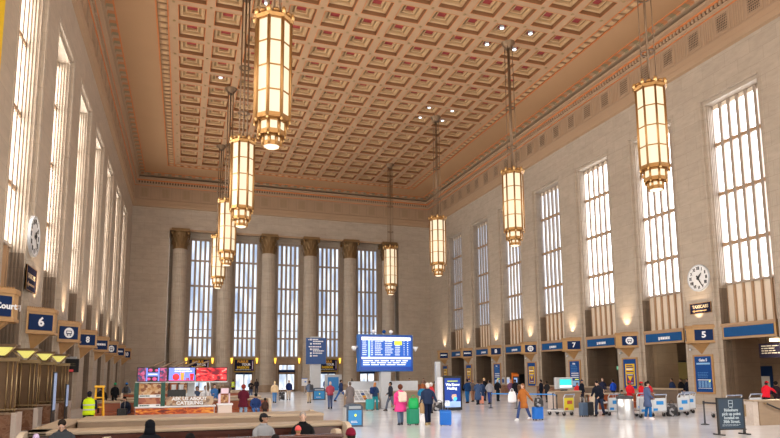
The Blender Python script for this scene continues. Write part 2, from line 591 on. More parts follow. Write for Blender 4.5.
# ------------------------------------------------------------------ floor
mf, nt, b = new_mat('terrazzo_floor')
g = N(nt, 'ShaderNodeNewGeometry')
br = N(nt, 'ShaderNodeTexBrick', i_Scale=1.0, offset=0.0)
br.inputs['Mortar Size'].default_value = .012; br.inputs['Brick Width'].default_value = 1.5; br.inputs['Row Height'].default_value = 1.5
br.inputs['Color1'].default_value = (.84, .86, .90, 1); br.inputs['Color2'].default_value = (.81, .83, .87, 1); br.inputs['Mortar'].default_value = (.72, .73, .75, 1)
nt.links.new(g.outputs['Position'], br.inputs['Vector'])
no = N(nt, 'ShaderNodeTexNoise', i_Scale=.5, i_Detail=5.0)
nt.links.new(g.outputs['Position'], no.inputs['Vector'])
mr = N(nt, 'ShaderNodeMapRange'); mr.inputs[3].default_value = .1; mr.inputs[4].default_value = .2
nt.links.new(no.outputs['Fac'], mr.inputs[0]); nt.links.new(mr.outputs[0], b.inputs['Roughness'])
nt.links.new(br.outputs['Color'], b.inputs['Base Color'])
w = MB()
w.quad((XL-10.4, -5, 0), (XR+10.4, -5, 0), (XR+10.4, D+3.2, 0), (XL-10.4, D+3.2, 0), mf)
struct(w.build('floor'))

# ------------------------------------------------------------------ ceiling
c = MB()
MG = 4.17
FX0, FX1 = XL+MG, XR-MG                       # painted field
RX = [-1.545+2.51*i for i in range(13)]       # coffer rib lines
RY = [39.76+2.45*k for k in range(-9, 16)]
FY0, FY1 = RY[0]-1.25, RY[-1]+1.3
Z = HC
# plain border
yb = -5
c.box(XL-.1, FX0, yb, D+.1, Z, Z+.3, M_CEIL)
c.box(FX1, XR+.1, yb, D+.1, Z, Z+.3, M_CEIL)
c.box(FX0, FX1, FY1, D+.1, Z, Z+.3, M_CEIL)
c.box(FX0, FX1, yb, FY0, Z, Z+.3, M_CEIL)
# band of small squares round the field
def strip(x0, x1, y0, y1, z, m): c.box(x0, x1, y0, y1, z, Z+.28, m)
BW = .82
for (x0, x1) in ((FX0, FX0+BW), (FX1-BW, FX1)):
    strip(x0, x1, FY0, FY1, Z+.1, M_OLIVE)
strip(FX0, FX1, FY1-BW, FY1, Z+.1, M_OLIVE)
strip(FX0, FX1, FY0, FY0+BW, Z+.1, M_OLIVE)
for (x0, x1) in ((FX0-.02, FX0+.09), (FX1-.09, FX1+.02), (FX0+BW-.05, FX0+BW+.05), (FX1-BW-.05, FX1-BW+.05)):
    strip(x0, x1, FY0, FY1, Z-.03, M_ORANGE)
for (y0, y1) in ((FY1-.09, FY1+.02), (FY1-BW-.05, FY1-BW+.05)):
    strip(FX0, FX1, y0, y1, Z-.03, M_ORANGE)
ps = 2.45/3
n = int((FY1-FY0)/ps)
for i in range(n):
    y = FY1-.46-i*ps
    for x in (FX0+.46, FX1-.46):
        c.box(x-.28, x+.28, y-.28, y+.28, Z-.02, Z+.12, M_RIB)
        c.box(x-.17, x+.17, y-.17, y+.17, Z-.06, Z, M_CREAM)
ps = 2.51/3
n = int((FX1-FX0)/ps)
for i in range(1, n):
    x = FX0+.46+i*ps
    if x > FX1-.7: break
    y = FY1-.46
    c.box(x-.28, x+.28, y-.28, y+.28, Z-.02, Z+.12, M_RIB)
    c.box(x-.17, x+.17, y-.17, y+.17, Z-.06, Z, M_CREAM)
# margins between band and first ribs
HO = .93
hx, hy = 2.51/2, 2.45/2
def rib(x0, x1, y0, y1): c.box(x0, x1, y0, y1, Z, Z+.28, M_RIB)
rib(FX0+BW, RX[0]+hx-HO, FY0+BW, FY1-BW); rib(RX[-1]-hx+HO, FX1-BW, FY0+BW, FY1-BW)
for i in range(1, 12): rib(RX[i]-hx+HO, RX[i]+hx-HO, FY0+BW, FY1-BW)
for i in range(12):
    xa, xb = RX[i]+hx-HO, RX[i+1]-hx+HO
    rib(xa, xb, FY0+BW, RY[0]+hy-HO); rib(xa, xb, RY[-1]-hy+HO, FY1-BW)
    for j in range(1, len(RY)-1): rib(xa, xb, RY[j]-hy+HO, RY[j]+hy-HO)


def ring(cx, cy, h0, h1, z0, z1, m):
    """square ring from half-size h0 at z0 to half-size h1 at z1, seen from below"""
    a = [(cx-h0, cy-h0, z0), (cx+h0, cy-h0, z0), (cx+h0, cy+h0, z0), (cx-h0, cy+h0, z0)]
    b_ = [(cx-h1, cy-h1, z1), (cx+h1, cy-h1, z1), (cx+h1, cy+h1, z1), (cx-h1, cy+h1, z1)]
    c.add(a+b_, [(k, k+4, (k+1) % 4+4, (k+1) % 4) for k in range(4)], m)


for i in range(12):
    cx = (RX[i]+RX[i+1])/2
    for j in range(len(RY)-1):
        cy = (RY[j]+RY[j+1])/2
        ring(cx, cy, HO+.05, HO, Z-.012, Z-.012, M_ORANGE)
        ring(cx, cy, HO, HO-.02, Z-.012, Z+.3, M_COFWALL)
        ring(cx, cy, HO-.02, .87, Z+.3, Z+.3, M_ORANGE)
        ring(cx, cy, .87, .85, Z+.3, Z+.24, M_CREAM)
        ring(cx, cy, .85, .66, Z+.24, Z+.26, M_CREAM)
        ring(cx, cy, .66, .63, Z+.26, Z+.44, M_CREAM)
        ring(cx, cy, .63, .47, Z+.44, Z+.44, M_OLIVE)
        ring(cx, cy, .47, .46, Z+.44, Z+.36, M_CREAM)
        ring(cx, cy, .46, .37, Z+.36, Z+.38, M_CREAM)
        ring(cx, cy, .37, .36, Z+.38, Z+.56, M_CREAM)
        ring(cx, cy, .36, .001, Z+.56, Z+.56, M_RED)
for x in RX:
    for y in RY:
        c.box(x-.09, x+.09, y-.09, y+.09, Z-.05, Z+.02, M_OLIVE)
# closing slab above
c.box(XL-3.4, XR+3.4, -5, D+3, Z+.6, Z+.9, M_CEIL)
struct(c.build('ceiling'))

# ------------------------------------------------------------------ cornice
def sweep(b, prof, y0, mats):
    """profile points (inset,z) swept along side, end and other side, mitred"""
    def ringpts(c_, z): return [(XL+c_, y0, z), (XL+c_, D-c_, z), (XR-c_, D-c_, z), (XR-c_, y0, z)]
    for k in range(len(prof)-1):
        a, d = ringpts(*prof[k]), ringpts(*prof[k+1])
        for i in range(3):
            b.add([a[i], a[i+1], d[i+1], d[i]], [(0, 1, 2, 3)], mats[k])


k = MB()
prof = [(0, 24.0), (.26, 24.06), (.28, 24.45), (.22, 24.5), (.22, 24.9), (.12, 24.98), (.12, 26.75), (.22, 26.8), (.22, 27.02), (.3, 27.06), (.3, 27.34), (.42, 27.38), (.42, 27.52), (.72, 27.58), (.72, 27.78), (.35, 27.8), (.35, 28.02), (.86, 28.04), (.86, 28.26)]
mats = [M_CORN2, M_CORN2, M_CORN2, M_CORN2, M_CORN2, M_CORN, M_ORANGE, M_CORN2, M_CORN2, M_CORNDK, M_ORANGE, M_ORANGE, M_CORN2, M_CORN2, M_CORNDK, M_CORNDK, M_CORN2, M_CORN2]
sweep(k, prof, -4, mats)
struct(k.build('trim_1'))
# frieze panels, dentils and the painted fret at the ceiling
k = MB()
def on_walls(u0, du, zz, depth0, depth1, m, y_from=14):
    """a block of length du centred at u on each wall; u runs along the wall"""
    pass
fz = MB()
def panel_side(sgn, y):
    X = (lambda d: XR-d) if sgn > 0 else (lambda d: XL+d)
    fz.box(X(.1), X(.17), y-.62, y+.62, 25.1, 26.65, M_CORN2)
    fz.box(X(.1), X(.2), y-.52, y+.52, 25.2, 26.55, M_CORN)
    fz.box(X(.1), X(.205), y-.42, y+.42, 25.32, 26.43, M_GRILLE)
    for i in range(6):
        yy = y-.42+.84*(i+.5)/6
        fz.box(X(.2), X(.225), yy-.022, yy+.022, 25.32, 26.43, M_CORN2)
    for i in range(6):
        zz = 25.32+1.11*(i+.5)/6
        fz.box(X(.2), X(.225), y-.42, y+.42, zz-.028, zz+.028, M_CORN2)
    for i in range(5):
        yy = y+1.225-.36+i*.18
        fz.box(X(.1), X(.15), yy-.05, yy+.05, 25.1, 26.65, M_CORN2)
def panel_back(x):
    Y = lambda d: D-d
    fz.box(x-.62, x+.62, Y(.1), Y(.17), 25.1, 26.65, M_CORN2)
    fz.box(x-.52, x+.52, Y(.1), Y(.2), 25.2, 26.55, M_CORN)
    fz.box(x-.42, x+.42, Y(.1), Y(.205), 25.32, 26.43, M_CORNDK if False else M_OLIVE)
    for i in range(5):
        xx = x-.42+.84*(i+.5)/5
        fz.box(xx-.05, xx+.05, Y(.2), Y(.225), 25.32, 26.43, M_CORN)
    for i in range(5):
        xx = x+1.28-.36+i*.18
        fz.box(xx-.05, xx+.05, Y(.1), Y(.15), 25.1, 26.65, M_CORN2)
y = D-1.6
while y > 14:
    panel_side(1, y); panel_side(-1, y); y -= 2.45
nb = 16
for i in range(nb): panel_back(XL+1.35+i*(41.1-2.7)/(nb-1))
# dentils
y = D-.5
while y > 14:
    for sgn in (1, -1):
        X = (lambda d: XR-d) if sgn > 0 else (lambda d: XL+d)
        fz.box(X(.29), X(.41), y-.09, y+.09, 27.08, 27.34, M_CORN2)
    y -= .34
x = XL+.5
while x < XR-.4:
    fz.box(x-.09, x+.09, D-.29, D-.41, 27.08, 27.34, M_CORN2); x += .34
# fret blocks
y = D-1.0; i = 0
while y > 14:
    m = (M_FRETO, M_CORN2, M_FRETG)[i % 3]
    for sgn in (1, -1):
        X = (lambda d: XR-d) if sgn > 0 else (lambda d: XL+d)
        fz.box(X(.85), X(.9), y-.2, y+.2, 28.06, 28.24, m)
        fz.box(X(.9), X(1.35), y-.2, y+.2, 28.2, 28.28, m)
    y -= .42; i += 1
for sgn in (1, -1):
    X = (lambda d: XR-d) if sgn > 0 else (lambda d: XL+d)
    fz.box(X(1.35), X(1.45), 14, D-1.35, 28.19, 28.28, M_ORANGE)
x = XL+1.0; i = 0
while x < XR-.9:
    m = (M_FRETO, M_CORN2, M_FRETG)[i % 3]
    fz.box(x-.2, x+.2, D-.85, D-.9, 28.06, 28.24, m)
    fz.box(x-.2, x+.2, D-.9, D-1.35, 28.2, 28.28, m)
    x += .42; i += 1
fz.box(XL+1.35, XR-1.35, D-1.35, D-1.45, 28.19, 28.28, M_ORANGE)
struct(fz.build('trim_2'))
# ------------------------------------------------------------------ chandeliers
M_SHADE = mat('glowing_cream_glass', (.42, .34, .22), .4, emit=.29, ecol=(1, .84, .58), var=.03)
M_SHADE2 = mat('glowing_white_glass', (.9, .85, .75), .4, emit=.4, ecol=(1, .8, .52), var=.03)


def octo(mb, r0, r1, z0, z1, m, n=8, ph=PI/8):
    vs = [(r0*math.cos(ph+2*PI*i/n), r0*math.sin(ph+2*PI*i/n), z0) for i in range(n)]
    vs += [(r1*math.cos(ph+2*PI*i/n), r1*math.sin(ph+2*PI*i/n), z1) for i in range(n)]
    mb.add(vs, [(i, (i+1) % n, n+(i+1) % n, n+i) for i in range(n)]+[tuple(reversed(range(n))), tuple(range(n, 2*n))], m)


def tier(t, name, r, z0, z1, rows):
    g = MB()
    octo(g, r*.955, r*.955, z0+.03, z1-.03, M_SHADE)
    gl = g.build(name+'_glass', t)
    f = MB()
    for i in range(8):
        a = PI/8+2*PI*i/8
        c_, s_ = math.cos(a), math.sin(a)
        f.tube([(r*c_, r*s_, z0-.08), (r*c_, r*s_, z1+.05)], .075, M_GOLD, 4)
    for j in range(rows+1):
        z = z0+(z1-z0)*j/rows
        hh = .10 if j in (0, rows) else .03
        rr = r*1.0 if j in (0, rows) else r*.985
        n = 8
        vs = []
        for q, zz in ((rr, z-hh), (rr+.03, z-hh), (rr+.03, z+hh), (rr, z+hh)):
            vs += [(q*math.cos(PI/8+2*PI*i/n), q*math.sin(PI/8+2*PI*i/n), zz) for i in range(n)]
        f.add(vs, [(k*n+i, k*n+(i+1) % n, ((k+1) % 4)*n+(i+1) % n, ((k+1) % 4)*n+i) for k in range(4) for i in range(n)], M_GOLD)
    f.build(name+'_frame', t)


def chandelier(label, x, y):
    t = thing('chandelier', label, 'chandelier', (x, y, 0), 0, 'tall lantern chandeliers hanging from the coffered ceiling')
    tier(t, 'lantern', .76, 13.05, 17.45, 4)
    tier(t, 'middle_lantern', .58, 12.4, 12.95, 1)
    tier(t, 'lowest_lantern', .39, 11.95, 12.33, 1)
    g = MB()
    g.lathe([(.25, 11.82), (.33, 11.86), (.35, 11.93)], M_SHADE2, n=8, ph=PI/8)
    g.build('bottom_lens', t)
    g = MB()
    octo(g, .82, .88, 17.42, 17.56, M_GOLD); octo(g, .88, .74, 17.56, 17.68, M_GOLD); octo(g, .74, .2, 17.68, 17.85, M_BRONZE)
    for i in range(8):
        a = PI/8+2*PI*i/8
        g.ell((.82*math.cos(a), .82*math.sin(a), 17.7), (.12, .12, .18), M_GOLDLT, 6, 4)
        a += PI/8
        p0, p1 = (.95*math.cos(a), .95*math.sin(a)), None
        g.ell((.74*math.cos(a), .74*math.sin(a), 17.68), (.17, .17, .09), M_GOLD, 6, 4)
    octo(g, .6, .8, 12.93, 13.0, M_GOLD); octo(g, .41, .6, 12.31, 12.38, M_GOLD)
    for i in range(8):
        a = PI/8+2*PI*i/8
        g.ell((.76*math.cos(a), .76*math.sin(a), 12.9), (.06, .06, .09), M_GOLDLT, 6, 4)
        g.ell((.57*math.cos(a), .57*math.sin(a), 12.28), (.05, .05, .08), M_GOLDLT, 6, 4)
    g.build('gilded_crown', t)
    g = MB()
    g.tube([(0, 0, 17.8), (0, 0, HC)], .06, M_BRONZE, 8)
    g.build('stem', t)
    for i in range(4):
        a = PI/4+PI/2*i
        g = MB()
        g.tube([(.36*math.cos(a), .36*math.sin(a), 17.75), (.3*math.cos(a), .3*math.sin(a), HC)], .03, M_BRONZE, 6)
        g.build('cable', t)
    for z in (19.6, 22.8):
        g = MB()
        for i in range(12):
            a, b2 = 2*PI*i/12, 2*PI*(i+1)/12
            for r0, r1 in ((.3, .4),):
                g.add([(r0*math.cos(a), r0*math.sin(a), z), (r1*math.cos(a), r1*math.sin(a), z), (r1*math.cos(b2), r1*math.sin(b2), z), (r0*math.cos(b2), r0*math.sin(b2), z), (r0*math.cos(a), r0*math.sin(a), z+.05), (r1*math.cos(a), r1*math.sin(a), z+.05), (r1*math.cos(b2), r1*math.sin(b2), z+.05), (r0*math.cos(b2), r0*math.sin(b2), z+.05)], [(3, 2, 1, 0), (4, 5, 6, 7), (0, 1, 5, 4), (1, 2, 6, 5), (2, 3, 7, 6), (3, 0, 4, 7)], M_BRONZE)
        g.build('spacer_ring', t)
    g = MB()
    g.lathe([(.28, HC-.5), (.34, HC-.3), (.5, HC-.12), (.55, HC)], M_BRONZE, n=16)
    g.build('ceiling_rose', t)
    return t


CHY = [25.1, 39.76, 54.46, 69.12]
for y, l in zip(CHY, ('largest on the white clock side', 'second largest on the white clock side', 'third on the white clock side', 'smallest on the white clock side, before the end wall')):
    chandelier('gilded octagonal lantern chandelier, '+l, 23.52, y)
for y, l in zip(CHY, ('biggest of the overlapping row of four', 'second of the overlapping row of four', 'third of the overlapping row of four', 'smallest of the overlapping row of four')):
    chandelier('gilded octagonal lantern chandelier, '+l, 3.22, y)

# white spot lamps in the coffers round the chandeliers
M_SPOT = mat('lit_spot_lens', (.9, .95, 1), .3, emit=1.43, ecol=(.85, .92, 1))
ct = 0
for cx, rx in ((23.52, RX[10]),):
    for y, nm in ((39.76, 'second'), (54.46, 'third')):
        for dx, nx in ((-hx, 'wall'), (hx, 'ceiling middle')):
            for dy, ny in ((-hy, 'this'), (hy, 'far')):
                if cx < 10: nx2 = 'wall side' if dx < 0 else 'middle side'
                else: nx2 = 'middle side' if dx < 0 else 'wall side'
                t = thing('ceiling_spotlight', 'white spotlight at the %s chandelier of the white clock side, %s, %s coffer' % (nm, nx2, 'nearer' if dy < 0 else 'farther'), 'spotlight', (rx+dx, y+dy, HC+.3), 0, 'spotlights in the ceiling coffers')
                g = MB(); g.lathe([(.15, .05), (.18, .0), (.18, .26)], M_GREY, n=16); g.build('housing', t)
                g = MB(); g.ell((0, 0, .02), (.14, .14, .05), M_SPOT, 14, 5); g.build('lens', t)

# ------------------------------------------------------------------ clocks on the first piers
def clock(label, x, y, z, sgn, r=.97):
    """a round wall clock; sgn +1 on the right-hand wall"""
    t = thing('wall_clock', label, 'clock', (x, y, z), PI/2*(-1 if sgn > 0 else 1), 'round clocks on the pier faces')
    # local: dial looks towards -y, x runs to its right
    def disc(mb, r0, r1, y0, y1, m, n=40):
        vs = [(r0*math.cos(2*PI*i/n), y0, r0*math.sin(2*PI*i/n)) for i in range(n)]+[(r1*math.cos(2*PI*i/n), y1, r1*math.sin(2*PI*i/n)) for i in range(n)]
        mb.add(vs, [(i, (i+1) % n, n+(i+1) % n, n+i) for i in range(n)]+[tuple(range(n-1, -1, -1)), tuple(range(n, 2*n))], m)
    g = MB(); disc(g, r, r, -.1, 0, M_CLOCKF); g.build('dial', t)
    g = MB()
    n = 40
    vs = []
    for rr, yy in ((r-.01, -.13), (r+.05, -.13), (r+.06, 0), (r-.01, -.0)):
        vs += [(rr*math.cos(2*PI*i/n), yy, rr*math.sin(2*PI*i/n)) for i in range(n)]
    g.add(vs, [(k*n+i, k*n+(i+1) % n, ((k+1) % 4)*n+(i+1) % n, ((k+1) % 4)*n+i) for k in range(4) for i in range(n)], M_GREY)
    g.build('rim', t)
    for h in range(12):
        a = PI/2-2*PI*h/12
        rom = ['XII', 'I', 'II', 'III', 'IIII', 'V', 'VI', 'VII', 'VIII', 'IX', 'X', 'XI'][h]
        text(rom, .3, M_BLACK, t, (.76*r*math.cos(a), -.105, .76*r*math.sin(a)), (PI/2, 0, 0), 'numeral', bold=.012, sx=.75)
    def hand(nm, a, L, w_, back, yy):
        g = MB()
        c_, s_ = math.sin(a), math.cos(a)
        px, pz = s_, -c_
        vs = []
        for q, ww in ((-back, w_*1.4), (0, w_*1.3), (L*.55, w_), (L, w_*.25)):
            for sg in (-1, 1):
                vs.append((q*c_+sg*ww*px, yy, q*s_+sg*ww*pz)); vs.append((q*c_+sg*ww*px, yy+.015, q*s_+sg*ww*pz))
        fs = []
        for i in range(3):
            b_ = i*4
            fs += [(b_, b_+4, b_+6, b_+2), (b_+1, b_+3, b_+7, b_+5), (b_, b_+1, b_+5, b_+4), (b_+2, b_+6, b_+7, b_+3)]
        fs += [(0, 2, 3, 1), (12, 13, 15, 14)]
        g.add(vs, fs, M_BLACK); g.build(nm, t)
    hand('hour_hand', 2*PI*(1+25/60)/12, .5*r, .055, .14, -.15)
    hand('minute_hand', 2*PI*25/60, .82*r, .04, .2, -.17)
    g = MB(); disc(g, .08, .06, -.19, -.1, M_BLACK, 16); g.build('hub', t)


PC = YA+PIER/2
clock('round white wall clock with black numerals above the TAXICABS sign and gate sign 5', XR, PC-.25, 8.78, 1, .9)
cl = at(32.5, 236.5, x=XL)
clock('round clock seen edge on upon the ribbed window wall above the gate 6 sign', XL, cl.y, cl.z, -1, .92)


def wall_plate(label, x, y, z, sgn, w_, h_, body, arrow=1):
    t = thing('wall_sign', label, 'sign', (x, y, z), PI/2*(-1 if sgn > 0 else 1))
    g = MB(); g.box(-w_/2, w_/2, -.06, 0, -h_/2, h_/2, M_NAVYBAN); g.build('plate', t)
    g = MB()
    for a in ((-w_/2, w_/2, h_/2-.03, h_/2), (-w_/2, w_/2, -h_/2, -h_/2+.03), (-w_/2, -w_/2+.03, -h_/2, h_/2), (w_/2-.03, w_/2, -h_/2, h_/2)):
        g.box(a[0], a[1], -.075, 0, a[2], a[3], M_GOLD)
    g.build('frame', t)
    if body:
        text(body, .32, mat('plate_lettering', (.75, .6, .38), .5), t, (0, -.062, .1), sx=.92*w_/1.8, bold=.004)
    g = MB()
    g.box(-w_*.3, w_*.3, -.075, -.05, -h_*.28, -h_*.2, M_GOLDLT)
    g.prism([(0, 0), (0, 0), (0, 0)], 0, 0, M_GOLDLT) if False else None
    tri = [(-w_*.4, -h_*.24), (-w_*.28, -h_*.12), (-w_*.28, -h_*.36)]
    g.add([(p[0], -.075, p[1]) for p in tri]+[(p[0], -.05, p[1]) for p in tri], [(2, 1, 0), (3, 4, 5), (0, 1, 4, 3), (1, 2, 5, 4), (2, 0, 3, 5)], M_GOLDLT)
    g.build('arrow', t)
    return t


wall_plate('small dark gilt-framed TAXICABS sign below the round white clock', XR, PC-.2, 6.66, 1, 1.85, .75, 'TAXICABS')
pl = at(30, 279.5, x=XL)
wall_plate('small dark framed sign under the edge-on clock on the ribbed window wall', XL, pl.y, pl.z, -1, 1.9, 1.15, 'TAXICABS')

# ------------------------------------------------------------------ bracketed gate signs on every pier
def gate_sign(label, x, y, sgn, body, z0=4.2, z1=5.42, circ=False, up=True):
    """V-shaped wooden sign box with a blunt nose; local +x points out into the hall"""
    t = thing('gate_sign', label, 'sign', (x, y, 0), PI if sgn > 0 else 0, 'wooden gate signs on the piers')
    A, B, OUT = 1.2, .3, .98
    poly = [(0, -A), (OUT, -B), (OUT, B), (0, A)]
    def grow(e): return [(0, -A-e), (OUT+e, -B-e*.6), (OUT+e, B+e*.6), (0, A+e)]
    g = MB()
    g.prism(poly, z0+.1, z1-.18, M_WOODLT)
    g.prism(grow(.05), z0, z0+.12, M_WOOD)
    g.prism(grow(.06), z1-.2, z1-.02, M_WOOD)
    for s in range(14):                            # notched crest along both faces
        f = (s+.5)/14
        for sg in (-1, 1):
            px, py = OUT*f, sg*(A+(B-A)*f)
            g.box(px-.03, px+.03, py-.03, py+.03, z1-.03, z1+.04, M_WOOD)
    g.build('housing', t)
    g = MB()                                       # keel-shaped bracket running back to the wall
    apex = (0, 0, z0-.75)
    p = [(0, -.7, z0), (OUT*.78, -.2, z0), (OUT*.78, .2, z0), (0, .75, z0), apex]
    g.add(p, [(0, 1, 2, 3), (1, 0, 4), (2, 1, 4), (3, 2, 4), (0, 3, 4)], M_WOOD)
    g.build('bracket', t)
    for sg, nm in ((-1, 'panel'), (1, 'panel')):
        dx, dy = OUT, sg*(B-A)
        L = math.hypot(dx, dy)
        ang = math.atan2(dy, dx)
        # face frame: origin mid-face, X along the face, looks outwards
        mid = Vector((OUT/2, sg*(A+B)/2, (z0+z1)/2-.06))
        nrm = Vector((dy, -dx, 0))*(1 if sg < 0 else -1); nrm.normalize()
        if nrm.y*sg < 0: nrm = -nrm
        xx = Vector((0, 0, 1)).cross(nrm)*1
        Mx = Matrix((xx.to_4d(), (-nrm).to_4d(), Vector((0, 0, 1, 0)), (0, 0, 0, 1))).transposed()
        Mx = Matrix(((xx.x, -nrm.x, 0, mid.x), (xx.y, -nrm.y, 0, mid.y), (0, 0, 1, mid.z), (0, 0, 0, 1)))
        w2, h2 = L/2-.1, (z1-z0)/2-.24
        g = MB(); g.M = Mx
        g.box(-w2, w2, -.05, .02, -h2, h2, M_BLUE)
        pn = g.build(nm, t)
        if circ:
            g = MB(); g.M = Mx
            n = 20
            vs = [(.3*math.cos(2*PI*i/n), -.056, .3*math.sin(2*PI*i/n)) for i in range(n)]
            vs += [(.3*math.cos(2*PI*i/n), -.05, .3*math.sin(2*PI*i/n)) for i in range(n)]
            g.add(vs, [(i, (i+1) % n, n+(i+1) % n, n+i) for i in range(n)]+[tuple(range(n-1, -1, -1))], M_WHITE)
            g.box(-.17, .17, -.06, -.05, -.08, .12, M_BLUE); g.box(-.13, .13, -.062, -.05, -.02, .08, M_WHITE)
            g.box(-.13, -.05, -.06, -.05, -.17, -.1, M_BLUE); g.box(.05, .13, -.06, -.05, -.17, -.1, M_BLUE)
            g.build('pictogram', pn)
        elif body and len(body) > 2 and body != 'lines':
            tx = text(body, .31, M_WHITE, pn, name='lettering', bold=.012)
            tx.matrix_local = Mx @ Matrix.Translation((0, -.052, 0)) @ Matrix.Rotation(PI/2, 4, 'X')
        elif body == 'lines':
            g = MB(); g.M = Mx
            lines(g, -.45, .4, -.08, .12, 1, -.05, M_WHITE, .8, 3, 0); g.build('lettering', pn)
        else:
            tx = text(body, .58, M_WHITE, pn, name='lettering', bold=.02)
            tx.matrix_local = Mx @ Matrix.Translation((0, -.052, 0)) @ Matrix.Rotation(PI/2, 4, 'X')
    if up:
        g = MB(); g.lathe([(.1, z1-.05), (.16, z1+.08)], M_BRONZE, n=12, cx=.3); g.build('uplight_cup', t)
        light('SPOT', 'uplight', (.5, 0, z1+.08), 230, (1, .76, .52), t, spot_size=1.3, spot_blend=1.0, rot=(PI, -.2, 0), shadow_soft_size=.1)
    return t


RS = [('5', 0, 'with numeral 5, below the TAXICABS sign'), ('', 1, 'with a round pictogram, above the red-capped porters'), ('7', 0, 'with numeral 7, above the teal-screened terminal'), ('', 1, 'with a round pictogram, near the orange ticket machine'), ('8', 0, 'with numeral 8, above the queue'), ('lines', 0, 'with one word, above the narrow yellow poster'), ('lines', 0, 'last before the corner, above the advertising screen')]
for k, (bd, ci, l) in enumerate(RS):
    gate_sign('wooden gate sign with navy panel '+l, XR, YA+k*BAY+PIER/2, 1, bd, circ=ci)
LS = [('Food Court', 0, 'reading Food Court, cut by the picture edge'), ('6', 0, 'with a large numeral 6'), ('', 1, 'with a round pictogram, next after the numeral 6 sign'), ('8', 0, 'with numeral 8, above the hanging black screen'), ('lines', 0, 'with one word, fifth along the ribbed wall'), ('', 1, 'with a small round pictogram, sixth along the ribbed wall'), ('lines', 0, 'seventh along the ribbed wall'), ('10', 0, 'last along the ribbed wall before the corner')]
for i, (bd, ci, l) in enumerate(LS):
    k = i-1
    gate_sign('wooden bracket sign with navy panel '+l, XL, YA+k*BAY+PIER/2-.3 if k < 6 else 77.6, -1, bd, circ=ci)

# ------------------------------------------------------------------ blue header signs under the spandrels
M_HEADB = mat('header_sign_blue', (.004, .075, .24), .5, var=.1, spec=.2)
for k in range(0, 7):
    y = YA+k*BAY-WW/2
    t = thing('header_sign', 'long blue wood-framed sign under cream window panels, ' + ['cut by the picture edge', 'next to gate sign 5', 'right of gate sign 7', 'partly behind gate sign 7', 'just above the orange ticket machine', 'partly behind gate sign 8', 'farthest along, near the corner'][k], 'sign', (XR+.35, y, 0), -PI/2, 'long blue signs over the passages')
    g = MB()
    wd_, z0, z1 = 1.98, 4.38, 5.44
    off = -.1
    g.box(-wd_+off, wd_+off, -.1, .5, z0, z1, M_WOODLT)
    g.box(-wd_-.06+off, wd_+.06+off, -.16, .55, z1-.2, z1, M_FIN)
    g.box(-wd_-.06+off, wd_+.06+off, -.16, .55, z0, z0+.1, M_FIN)
    g.build('frame', t)
    g = MB(); g.box(-wd_+.15+off, wd_-.15+off, -.14, 0, z0+.16, z1-.26, M_HEADB); g.build('panel', t)
    if k:
        g = MB()
        g.box(-.55, -.42, -.155, -.12, 4.66, 4.9, M_WHITE)
        lines(g, -.35, .6, 4.66, 4.9, 1, -.14, M_WHITE, .85, k, 0); g.build('lettering', t)

